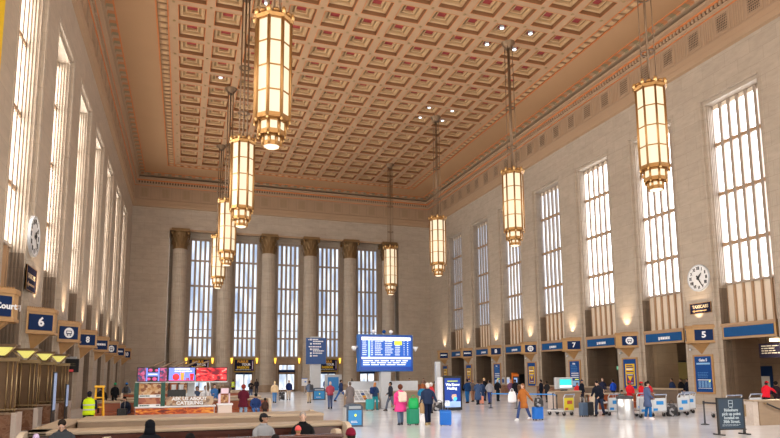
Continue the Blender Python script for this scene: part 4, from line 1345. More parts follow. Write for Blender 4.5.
# ------------------------------------------------------------------ stair parapet at the right
t = thing('stair_parapet', 'brown marble stair enclosure with a black handrail at the picture edge', 'parapet', (22.7, 19.3, 0))
g = MB(); g.box(0, 5.5, 0, .35, 0, .98, M_TRAV); g.build('front_wall', t)
g = MB(); g.box(-.28, 0, .05, 1.1, 0, .98, M_PALEM); g.build('pale_lit_side_wall', t)  # pale stone paints in the bright light falling on this side
g = MB(); g.bbox(-.32, 5.6, -.05, .4, .98, 1.04, M_BENCHT, .02); g.bbox(-.32, .05, .3, 1.15, .98, 1.04, M_BENCHT, .02); g.build('coping', t)
g = MB(); g.box(-.3, -.27, .4, .8, .35, .85, M_BRASS); g.build('brass_grille', t)
g = MB(); g.tube([(.28, -.12, .9), (.36, -.14, .86), (2.6, -.14, -.0+.05)], .035, M_BLACK, 8); g.tube([(.28, -.12, .9), (.28, 0, .9)], .03, M_BRASS, 8); g.build('handrail', t)

# ------------------------------------------------------------------ information desk
t = thing('information_desk', 'brown stone information desk with a white glass screen, below the departure board', 'desk', (0, 0, 0))
t.location = (13.9, 40.0, 0)
g = MB(); g.box(-.8, 2.0, -.3, .3, 0, 1.0, M_TRAV); g.bbox(-.85, 2.05, -.36, .36, 1.0, 1.08, M_BENCHT, .02); g.build('counter', t)
g = MB(); g.box(-3.2, 1.9, .62, .66, 1.08, 1.75, mat('frosted_screen', (.7, .74, .78), .3)); g.box(-3.2, 1.9, .4, .9, 0, 1.08, M_TRAV); g.build('glass_screen', t)
t = thing('brochure_desk', 'sloping white brochure desk beside the information desk', 'desk', (11.05, 38.6, 0))
g = MB()
g.add([(-1.0, -.9, 0), (.9, -.9, 0), (.9, .7, 0), (-1.0, .7, 0), (-1.0, -.9, .45), (.9, -.9, .45), (.9, .7, 1.15), (-1.0, .7, 1.15)], [(3, 2, 1, 0), (0, 1, 5, 4), (1, 2, 6, 5), (2, 3, 7, 6), (3, 0, 4, 7)], M_TRAV)
g.add([(-1.05, -.95, .46), (.95, -.95, .46), (.95, .75, 1.2), (-1.05, .75, 1.2)], [(0, 1, 2, 3)], M_WHITE); g.build('cabinet', t)
for i in range(4):
    g = MB(); z = .56+.15*i; y = -.75+.35*i
    for j in range(6):
        x = -.9+.3*j
        g.add([(x, y, z+.03), (x+.22, y, z+.03), (x+.22, y+.26, z+.15), (x, y+.26, z+.15)], [(0, 1, 2, 3)], [M_GOLDT, M_BLUE2, M_GREY, M_REDWOOD][(i+j) % 4] if (i*3+j) % 3 == 0 else M_GREY)
    g.build('brochure_row', t)
t = thing('white_pedestal', 'slim white pedestal beside the teal-jacketed person', 'pedestal', (12.6, 31.5, 0))
g = MB(); g.bbox(-.2, .2, -.2, .2, 0, .95, M_WHITE, .03); g.build('body', t)
g = MB(); g.bbox(-.22, .22, -.22, .22, .95, 1.0, M_GREY, .01); g.build('top', t)

# ticket hall counter at the far corner
t = thing('ticket_counter', 'dark reddish ticket counter with a pale top near the far corner', 'counter', (22.0, 66, 0))
g = MB(); g.box(-4.5, 8, 0, .7, 0, 1.05, M_REDWOOD); g.build('front', t)
g = MB(); g.bbox(-4.6, 8.1, -.08, .78, 1.05, 1.12, M_BENCHT, .02); g.build('top', t)

# teal-screen terminal on a marble counter
t = thing('marble_counter', 'brown marble counter carrying the teal-screened terminal', 'counter', (23.4, 33.9, 0))
g = MB(); g.box(-.95, .95, -.3, .4, 0, 1.0, M_TRAV); g.build('body', t)
g = MB(); g.bbox(-1.0, 1.0, -.36, .46, 1.0, 1.08, M_BENCHT, .02); g.build('top', t)
g = MB(); g.box(-1.15, -.95, -.28, .3, 0, 1.0, M_PALEM); g.build('end_panel', t)
t = thing('ticket_terminal', 'grey terminal with a glowing teal screen on the brown marble counter', 'terminal', (23.3, 33.9, 1.08))
g = MB(); g.bbox(-.66, .62, -.12, .12, .1, .86, M_GREY, .04); g.box(-.2, .2, -.1, .1, 0, .12, M_DARK); g.build('case', t)
g = MB(); g.box(-.38, .5, -.135, -.1, .22, .74, M_TEALSCR); g.box(-.38, .5, -.138, -.1, .22, .36, M_SCRWHITE); g.build('screen', t)

# parapets across the passages
for k in range(1, 7):
    yf = YA+k*BAY; yn = yf-WW
    t = thing('passage_parapet', 'brown marble parapet with pale coping,  ' + ['', 'behind the red-capped porters', 'behind the blonde person and the blue jacket', 'behind the teal-screened terminal', 'in front of the orange ticket machine', 'behind the waiting queue', 'nearest the far corner'][k], 'parapet', (XR-.45, (yf+yn)/2, 0), 0, 'parapets across the passages')
    g = MB(); g.box(-.15, .15, -1.9, 1.9, 0, .95, M_MARB if k in (3, 4, 5) else M_PASS); g.build('panel', t)
    g = MB(); g.bbox(-.25, .25, -2.0, 2.0, .95, 1.07, M_BENCHT, .02); g.build('coping', t)

# orange ticket machine and small boards behind the queue
px = at(518, 386, x=XR+.5)
t = thing('ticket_machine', 'orange-sided black ticket machine standing in the passage behind the queue', 'machine', (XR+.45, px.y+.2, 0), -PI/2)
g = MB(); g.bbox(-.75, .55, .0, .7, 0, 2.15, M_BLACK, .03); g.build('cabinet', t)
g = MB(); g.box(-1.15, -.75, .05, .6, 1.1, 2.3, mat('machine_orange', (.85, .2, .01), .4)); g.box(-.75, .5, -.02, .1, 1.9, 2.15, mat('machine_orange', (.85, .2, .01))); g.build('orange_side', t)
g = MB(); g.box(-.5, .2, -.02, .05, 1.25, 1.75, M_SCRLB); g.build('screen', t)
for u, l in ((503.5, 'grey-and-white one'), (508.5, 'paler one')):
    p = at(u, 387, x=XR-.45)
    t = thing('counter_notice', 'small upright notice on the parapet behind the queue, '+l, 'notice', (XR-.45, p.y, 1.07), -PI/2, 'notices on the parapet')
    g = MB(); g.bbox(-.3, .3, -.02, .02, 0, .75, M_GREY if u < 505 else M_WHITE, .01); g.build('board', t)
    g = MB(); g.box(-.2, .2, -.03, -.01, .15, .55, M_BLUE2 if u < 505 else M_SCRLB); g.build('print', t)

# ------------------------------------------------------------------ belt stanchions
M_BELT = mat('stanchion_belt_blue', (.04, .28, .75), .5)
M_BELTK = mat('stanchion_belt_black', (.02, .02, .03), .5)
def stanchion(label, x, y, to=None, m=M_BELT, h=.98):
    t = thing('belt_stanchion', label, 'stanchion', (x, y, 0), 0, 'belt stanchions')
    g = MB(); g.lathe([(.17, 0), (.17, .02), (.06, .05), (.03, .06)], M_DARK, n=20); g.build('base', t)
    g = MB(); g.tube([(0, 0, .05), (0, 0, h-.08)], .032, M_DARK, 10); g.build('post', t)
    g = MB(); g.lathe([(.045, h-.12), (.045, h), (.03, h+.02)], M_BLACK, n=12); g.build('head', t)
    if to:
        g = MB()
        d = Vector((to[0]-x, to[1]-y, 0)); n_ = Vector((-d.y, d.x, 0)).normalized()*.006
        a, b_ = d*0.02, d*.985
        g.add([a-n_+Vector((0, 0, h-.09)), b_-n_+Vector((0, 0, h-.09)), b_+n_+Vector((0, 0, h-.09)), a+n_+Vector((0, 0, h-.09)), a-n_+Vector((0, 0, h-.02)), b_-n_+Vector((0, 0, h-.02)), b_+n_+Vector((0, 0, h-.02)), a+n_+Vector((0, 0, h-.02))], [(3, 2, 1, 0), (4, 5, 6, 7), (0, 1, 5, 4), (1, 2, 6, 5), (2, 3, 7, 6), (3, 0, 4, 7)], m)
        g.build('belt', t)
stanchion('stanchion with a blue belt at the left end of the queue line', 18.9, 35.6, (20.05, 34.3))
stanchion('stanchion with a blue belt standing left of the person in the tan coat', 20.05, 34.3, (21.6, 32.6))
stanchion('stanchion with a blue belt behind the tan coat', 21.6, 32.6, (20.45, 30.5))
stanchion('stanchion before the brown marble counter, ending the blue belt line', 20.45, 30.5)
stanchion('black-belted stanchion left of the rideshare board', 21.0, 20.5, (20.55, 18.3), M_BELTK)
stanchion('black-belted stanchion just right of the rideshare board', 20.55, 18.3, None)

# ------------------------------------------------------------------ luggage carts
M_CARTW = mat('cart_white_panel', (.66, .70, .74), .45)
M_CARTB = mat('cart_blue_label', (.02, .28, .72), .4)
def cart_proto():
    t = thing('luggage_cart', 'x', 'luggage cart', (0, 0, 0), 0, 'luggage carts')
    g = MB(); g.bbox(-.42, .42, -.05, 1.0, .2, .26, M_STEEL, .02); g.build('deck', t)
    g = MB(); g.bbox(-.43, .43, -.1, -.05, .28, .92, M_CARTW, .02); pn = g.build('panel', t)
    g = MB(); g.box(-.16, .26, -.115, -.09, .6, .78, M_CARTB); g.box(-.36, -.1, -.115, -.09, .3, .42, M_CARTB); g.build('blue_label', pn)
    g = MB()
    for x in (-.44, .44): g.tube([(x, -.07, .22), (x, -.09, .95), (x*.95, -.17, 1.1)], .025, M_STEEL, 8)
    g.tube([(-.42, -.17, 1.1), (.42, -.17, 1.1)], .03, mat('cart_handle_grey', (.3, .36, .5)), 8); g.build('handle', t)
    for x in (-.33, .33):
        for y in (0.0, .9):
            g = MB(); g.M = Matrix.Translation((x, y, .1)) @ Matrix.Rotation(PI/2, 4, 'Y')
            g.lathe([(.04, -.03), (.1, -.03), (.1, .03), (.04, .03)], M_BLACK, n=14); g.M = None; g.box(x-.04, x+.04, y-.02, y+.02, .12, .22, M_STEEL); g.build('wheel', t)
    return t
CARTS = [(21.65, 24.75, .1, 'white luggage cart half hidden behind the person in the denim jacket'), (22.75, 25.1, -.05, 'white luggage cart with the black duffel bag beside it'), (24.5, 25.3, .12, 'wide white luggage cart just right of the black duffel bag'), (23.75, 27.3, -.1, 'white luggage cart in the second row below the Gate 5 poster'), (26.0, 26.4, .15, 'white luggage cart below the lower edge of the Gate 5 poster'), (27.0, 27.6, .0, 'white luggage cart right of the Gate 5 poster, farther back'), (24.9, 22.6, -.1, 'white luggage cart behind the rideshare board'), (27.2, 23.4, .1, 'luggage cart behind the marble stair enclosure'), (21.35, 26.7, .1, 'white luggage cart behind the round steel bin')]
proto = cart_proto()
for i, (x, y, r, l) in enumerate(CARTS):
    o = proto if i == 0 else copy_tree(proto)
    o.location = (x, y, 0); o.rotation_euler = (0, 0, r); o['label'] = l
o = copy_tree(proto); o.location = (19.15, 27.6, 0); o.rotation_euler = (0, 0, .35); o['label'] = 'luggage cart with a bright yellow panel beside the bending man in dark clothes'
for ch in o.children:
    if ch.name.startswith('panel'):
        ch.data = ch.data.copy(); ch.data.materials[0] = mat('cart_yellow_panel', (.75, .62, .03), .5)
        for c2 in ch.children: c2.data = c2.data.copy(); c2.data.materials[0] = mat('cart_red_print', (.5, .1, .05), .5)

# ------------------------------------------------------------------ suitcases and bags
def suitcase(label, x, y, rz, w_, d_, h, m, handle=.35, tilt=0):
    t = thing('suitcase', label, 'suitcase', (x, y, 0), rz)
    t.rotation_euler = (tilt, 0, rz)
    g = MB(); g.bbox(-w_/2, w_/2, -d_/2, d_/2, .06, h, m, .05)
    g.build('shell', t)
    g = MB()
    for i in range(4):
        xx = -w_*.36+w_*.24*i
        g.box(xx-.012, xx+.012, -d_/2-.008, -d_/2+.02, .14, h-.08, m)
    g.build('ridge_panel', t)
    for x_ in (-w_*.38, w_*.38):
        for y_ in (-d_*.3, d_*.3):
            g = MB(); g.M = Matrix.Translation((x_, y_, .035)) @ Matrix.Rotation(PI/2, 4, 'Y'); g.lathe([(.012, -.015), (.035, -.015), (.035, .015), (.012, .015)], M_BLACK, n=10); g.build('wheel', t)
    if handle:
        g = MB()
        g.tube([(-w_*.22, d_*.3, h-.05), (-w_*.22, d_*.3, h+handle)], .01, M_STEEL, 6); g.tube([(w_*.22, d_*.3, h-.05), (w_*.22, d_*.3, h+handle)], .01, M_STEEL, 6)
        g.tube([(-w_*.24, d_*.3, h+handle), (w_*.24, d_*.3, h+handle)], .018, M_BLACK, 6); g.build('pull_handle', t)
    return t


def bag(name, label, cat, x, y, z, w_, d_, h, m, rz=0, handles=True):
    t = thing(name, label, cat, (x, y, z), rz)
    g = MB(); g.loft([(0, 0, 0, w_*.46, d_*.46), (0, 0, h*.15, w_*.52, d_*.54), (0, 0, h*.6, w_*.5, d_*.5), (0, 0, h*.95, w_*.42, d_*.25), (0, 0, h, w_*.38, d_*.12)], m, 14); g.build('body', t)
    if handles:
        g = MB(); g.tube([(-w_*.22, 0, h*.93), (-w_*.16, 0, h*1.2), (0, 0, h*1.28), (w_*.16, 0, h*1.2), (w_*.22, 0, h*.93)], .015, m, 6); g.build('handle', t)
    return t


M_CBLUE = mat('suitcase_bright_blue', (.01, .16, .62), .35)
M_CGREEN = mat('suitcase_emerald', (.0, .25, .13), .4)
M_LGREEN = mat('bag_bright_green', (.0, .42, .10), .5)
M_BAGK = speckle('black_patterned_bag', [(.02, .02, .025), (.06, .06, .07), (.3, .3, .32), (.015, .015, .02), (.02, .02, .02)], 9, .6)
M_CTEAL = mat('suitcase_teal', (.02, .38, .40), .4)
suitcase('bright blue suitcase under a patterned black bag beside the tan coat', 15.98, 25.45, .15, .5, .3, .64, M_CBLUE, 0)
bag('travel_bag', 'black and grey patterned bag strapped on the suitcase beside the tan coat', 'bag', 16.0, 25.36, .64, .5, .3, .42, M_BAGK, .15)
suitcase('bright blue suitcase pulled by the white-haired man in a navy jacket', 10.72, 24.35, -.35, .5, .28, .68, M_CBLUE, .35, .25)
bag('travel_bag', 'black bag hanging over the blue suitcase behind the navy-jacketed man', 'bag', 10.55, 24.6, .62, .52, .3, .36, M_BAGK, -.4)
suitcase('emerald green suitcase standing beside the person in the pink coat', 9.55, 25.2, .1, .5, .32, .72, M_CGREEN, 0)
bag('shopping_bag', 'bright green bag resting on the emerald suitcase', 'bag', 9.58, 25.18, .72, .48, .3, .45, M_LGREEN)
suitcase('black suitcase between the cream coat and the navy jacket far away', 8.25, 54.3, 0, .5, .3, .72, M_BAGK, .35)
suitcase('teal suitcase held by the person in teal with a backpack', at(369.5, 405, y=36.5).x, 36.5, 0, .45, .3, .7, M_CTEAL, .25)
suitcase('silver grey suitcase beside the seated blonde person', 23.95, 29.75, .2, .48, .3, .68, M_GREY, .35)
suitcase('dark blue suitcase below the yellow cart panel', 19.35, 26.55, .1, .4, .28, .72, mat('case_slate_blue', (.06, .1, .17), .45), .3)
suitcase('black suitcase right next to the bending man', 19.8, 26.65, .0, .36, .28, .74, M_BLACK, .25)
suitcase('small salmon suitcase standing among the waiting queue', 20.6, 40.3, 0, .36, .26, .6, mat('case_salmon', (.75, .3, .2), .45), .3)
bag('duffel_bag', 'black duffel bag between two white luggage carts', 'bag', 23.62, 25.1, 0, .62, .5, .62, M_BAGK)
bag('paper_bag', 'brown paper bag carried by the white-haired man in navy', 'bag', 9.93, 25.05, .5, .22, .14, .46, mat('kraft_paper', (.42, .27, .14), .8), .2)
bag('tote_bag', 'large white tote bag carried by the person in the tan coat', 'bag', 14.78, 25.7, .86, .62, .24, .5, M_WHITE, .5)
bag('shoulder_bag', 'brown shoulder bag on the person in the denim jacket', 'bag', 21.38, 23.95, .92, .4, .16, .32, mat('brown_leather', (.15, .06, .04), .5), .3)
suitcase('black suitcase by the seated dark-dressed traveller before the food stand', -2.7, 31.6, 0, .45, .3, .7, M_BLACK, .35)

# ------------------------------------------------------------------ bronze torch stands along the ribbed wall
M_TORCH = mat('torch_glass_green_yellow', (.4, .42, .16), .4, emit=.28, ecol=(.85, .72, .16))
for i, (u, v) in enumerate(((1.5, 348.5), (24.8, 352), (43.4, 355.3), (57.8, 357))):
    p = at(u, v, x=XL+.55)
    t = thing('torch_stand', 'barred bronze stand with glowing green-yellow bowl, ' + ['cut by the picture edge', 'below gate sign 6', 'between gate sign 6 and the round pictogram sign', 'nearest the hanging black screen'][i], 'lamp stand', (XL+.6, p.y, 0), 0, 'torch stands along the ribbed wall')
    g = MB(); g.box(-.55, .45, -.1, .6, .12, .85, M_MARB); g.box(-.58, .48, -.14, .64, 0, .12, M_MARB); g.box(-.58, .5, -.14, .64, .85, .92, M_TRAV); g.build('plinth', t)
    g = MB(); g.box(.45, .62, -.16, .66, 0, .92, M_PALEM); g.build('pale_post', t)
    for x in (-.5, -.32, -.14, .2, .36, .5):
        g = MB(); g.tube([(x, 0, .92), (x, 0, 2.85)], .03, M_BRASS, 6); g.build('bar', t)
    g = MB(); g.box(-.55, .55, -.04, .08, 2.78, 2.92, M_BRASS); g.box(-.55, .55, -.04, .08, 1.0, 1.06, M_BRASS); g.box(-.42, .42, .1, .2, .92, 2.78, M_BRONZE); g.build('crossbar', t)
    g = MB(); g.add([(-.06, -.06, 3.0), (.06, -.06, 3.0), (.06, .06, 3.0), (-.06, .06, 3.0), (-.3, -.24, 3.3), (.3, -.24, 3.3), (.3, .24, 3.3), (-.3, .24, 3.3)], [(3, 2, 1, 0), (0, 1, 5, 4), (1, 2, 6, 5), (2, 3, 7, 6), (3, 0, 4, 7)], M_TORCH); g.build('bowl', t)
    g = MB(); g.box(-.5, .5, -.3, .3, 3.3, 3.4, M_BRONZE); g.build('canopy', t)
    g = MB(); g.tube([(.1, -.08, 2.92), (.48, -.28, 3.34)], .03, M_BRASS, 6); g.tube([(-.1, -.08, 2.92), (-.48, -.28, 3.34)], .03, M_BRASS, 6); g.build('bowl_rib', t)
# hanging screen and slim screens seen edge on
t = thing('hanging_screen', 'black hanging screen on the ribbed wall below gate sign 8', 'screen', (-7.1, 45.8, 0))
g = MB(); g.bbox(-.42, .36, -.1, .1, 2.5, 3.4, M_BLACK, .02); g.build('case', t)
g = MB(); g.box(-.2, .2, -.1, .1, 3.4, 3.55, M_GREY); g.box(-.5, -.2, .0, .08, 3.42, 3.5, M_GREY); g.build('bracket', t)
g = MB(); g.box(-.2, .05, -.11, -.08, 2.54, 2.7, mat('screen_dim_red', (.3, .03, .03), .4, emit=0.357)); lines(g, -.3, .25, 2.85, 3.1, 2, -.1, mat('screen_dim_gold', (.12, .1, .05)), .5, 2, .2); g.build('picture', t)
for (u, v0, v1, y, l) in ((55.2, 372, 420, 29.5, 'slim digital totem seen edge on, nearer one, left of the yellow vest'), (67.3, 384, 420, 33, 'slim digital totem seen edge on, farther one, left of the yellow vest')):
    a, b_ = at(u, v0, y=y), at(u, v1, y=y)
    t = thing('digital_totem', l, 'screen', (a.x, y, 0), 0, 'slim totems by the ribbed wall')
    h = a.z
    g = MB(); g.bbox(-.03, .03, -.3, .3, 0, h, M_BLACK, .01); g.build('case', t)
    g = MB(); g.box(.02, .035, -.28, .28, .8, h-.05, mat('totem_pale_screen', (.3, .4, .6), .4, emit=0.1, ecol=(.4, .5, .8))); g.build('lit_side', t)
    g = MB(); g.box(-.14, .14, -.34, .34, 0, .04, M_BLACK); g.build('foot', t)
# yellow step ladder
t = thing('step_ladder', 'yellow folding ladder standing beside the worker in the yellow vest', 'ladder', (at(98.8, 405, y=26).x, 26.0, 0), .2)
M_LAD = mat('ladder_yellow', (.80, .42, .01), .5)
for x in (-.2, .2):
    g = MB(); g.tube([(x, -.3, 0), (x*.6, 0, 1.8)], .035, M_LAD, 6); g.build('front_rail', t)
    g = MB(); g.tube([(x, .4, 0), (x*.6, .02, 1.8)], .03, M_LAD, 6); g.build('rear_rail', t)
for i in range(4):
    g = MB(); z = .3+.36*i; g.box(-.2+.02*i, .2-.02*i, -.33+.06*i, -.2+.06*i, z, z+.04, M_LAD); g.build('step', t)
g = MB(); g.box(-.18, .18, -.08, .1, 1.78, 1.86, M_LAD); g.build('top_cap', t)
# news stand timber at the far left corner
t = thing('news_stand', 'dark timber stand with slanted brown awnings behind the food stand', 'stand', (-1.4, 58, 0))
g = MB(); g.box(-1.6, 2.2, 0, 2, 0, 2.6, mat('dark_timber', (.06, .028, .015), .5, var=.3)); g.build('body', t)
for i in range(5):
    g = MB(); x = -1.7+i*.95
    g.add([(x, -.5, 2.9), (x+.3, -.5, 2.95), (x+1.5, .9, 3.6), (x+1.2, .9, 3.55), (x, -.5, 2.8), (x+.3, -.5, 2.85), (x+1.5, .9, 3.5), (x+1.2, .9, 3.45)], [(0, 1, 2, 3), (7, 6, 5, 4), (0, 4, 5, 1), (1, 5, 6, 2), (2, 6, 7, 3), (3, 7, 4, 0)], M_BRONZEW); g.build('awning', t)
g = MB()
for i in range(4): g.box(-1.3+i*.8, -.7+i*.8, -.05, 0, .9, 1.9, M_PASTRY if i % 2 else M_REDWOOD)
g.build('shelf_goods', t)
# concourse lamp, hanging sign, shop panels beyond the passages
p = at(757, 344, x=XR+7); q = at(790, 357, x=XR+7)
t = thing('hanging_sign', 'dark hanging sign with white lettering inside the passage at the picture edge', 'sign', (XR+7, (p.y+q.y)/2, 0), -PI/2)
w2 = abs(p.y-q.y)/2
g = MB(); g.box(-w2, w2, -.06, .06, q.z, p.z, M_NAVYBAN); g.build('board', t)
g = MB(); lines(g, -w2*.7, w2*.9, q.z+.2, p.z-.15, 4, -.06, M_GREY, .45, 5, .5); g.build('lettering', t)
g = MB(); g.tube([(-w2*.4, 0, p.z), (-w2*.4, 0, 5.9)], .03, M_BLACK, 6); g.tube([(w2*.6, 0, p.z), (w2*.6, 0, 5.9)], .03, M_BLACK, 6); g.build('hanger', t)
p = at(775, 339.5, x=XR+5.5)
t = thing('ceiling_lamp', 'warm glowing lamp inside the passage at the picture edge', 'lamp', (XR+5.5, p.y, p.z))
g = MB(); g.bbox(-.2, .2, -.3, .3, -.12, .1, M_FIXT, .03); g.build('glass', t)
g = MB(); g.tube([(0, 0, .1), (0, 0, 5.9-p.z)], .03, M_BRONZE, 6); g.build('rod', t)
light('POINT', 'lamp_glow', (XR+5.5, p.y, p.z-.4), 220, (1, .75, .45), shadow_soft_size=.3)
p = at(764, 380, x=XR+9.9)
t = thing('wall_notice', 'dark wall poster behind the red-jacketed person at the picture edge', 'poster', (XR+9.98, p.y, p.z), -PI/2)
g = MB(); g.box(-.75, .75, -.06, 0, -1.1, 1.1, M_BLUE); g.build('sheet', t)
g = MB(); g.box(-.5, .5, -.07, -.05, -.6, .3, M_GREY); g.build('print', t)
for (u, v, w_, h, mm, l) in ((612, 368, 2.2, .35, mat('shop_sign_green', (.1, .3, .15), .4, emit=0.357, ecol=(.2, .5, .3)), 'dim lit shop sign in the passage left of the promotional poster'), (675, 371, 3.5, 1.6, mat('shop_window_amber', (.1, .07, .03), .4, emit=.04, ecol=(.6, .42, .12)), 'dim amber shop window in the passage left of the Gate 5 poster')):
    p = at(u, v, x=XR+9.9)
    t = thing('shop_window', l, 'shop window', (XR+9.98, p.y, p.z), -PI/2, 'lit shop fronts beyond the passages')
    g = MB(); g.box(-w_/2, w_/2, -.06, 0, -h/2, h/2, mm); g.build('glass', t)
    g = MB(); g.box(-w_/2-.1, w_/2+.1, -.1, 0, h/2, h/2+.15, M_DARK); g.build('frame', t)
# notice stand and vending machine before the end wall
p = at(304.5, 384, y=72)
t = thing('notice_stand', 'white notice board on a post before the third column, left of the directory', 'notice', (p.x, 72, 0))
g = MB(); g.box(-.35, .35, -.03, .03, .95, 1.85, M_WHITE); g.box(-.35, .35, -.035, 0, 1.78, 1.85, M_CBLUE); g.box(0, .2, -.035, 0, 1.35, 1.5, M_CBLUE); g.build('board', t)
g = MB(); g.tube([(0, 0, .03), (0, 0, .95)], .03, M_GREY, 8); g.lathe([(.25, 0), (.25, .03)], M_GREY, n=16); g.build('post', t)
p = at(334, 384, y=70)
t = thing('vending_machine', 'grey and blue vending machine right of the directory post', 'machine', (p.x, 70, 0))
g = MB(); g.bbox(-.95, .95, 0, .8, 0, 2.25, M_GREY, .04); g.build('cabinet', t)
g = MB(); g.box(-.75, .55, -.02, .05, .4, 1.95, mat('vending_front_blue', (.02, .16, .4), .3, emit=.06, ecol=(.05, .3, .7))); g.build('front', t)
# yellow banner at the near left corner
p = at(4, 20, x=XL+.4)
t = thing('hanging_banner', 'bright yellow hanging banner cut by the upper picture edge', 'banner', (XL+.4, p.y-.1, 0), -PI/2)
g = MB(); g.box(-.0, 1.6, -.03, .03, 9.5, 19, M_YEL); g.build('cloth', t)
g = MB(); g.tube([(-.05, 0, 19), (1.65, 0, 19)], .04, M_BLACK, 6); g.build('rod', t)
# ------------------------------------------------------------------ people
SKIN = mat('skin_light', (.58, .36, .26), .5, var=.05)
SKIN2 = mat('skin_tan', (.40, .22, .14), .5, var=.05)
SKIN3 = mat('skin_brown', (.17, .085, .05), .5, var=.05)
EYEW = mat('eye_white', (.8, .8, .8), .3)
EYED = mat('eye_dark', (.03, .02, .015), .3)


def cloth(name, r, g, b):
    return mat('cloth_'+name, srgb(r, g, b), .85, var=.14, scale=9, spec=.2)


def rotx(p, piv, a):
    y, z = p[1]-piv[1], p[2]-piv[2]
    return (p[0], piv[1]+y*math.cos(a)-z*math.sin(a), piv[2]+y*math.sin(a)+z*math.cos(a))


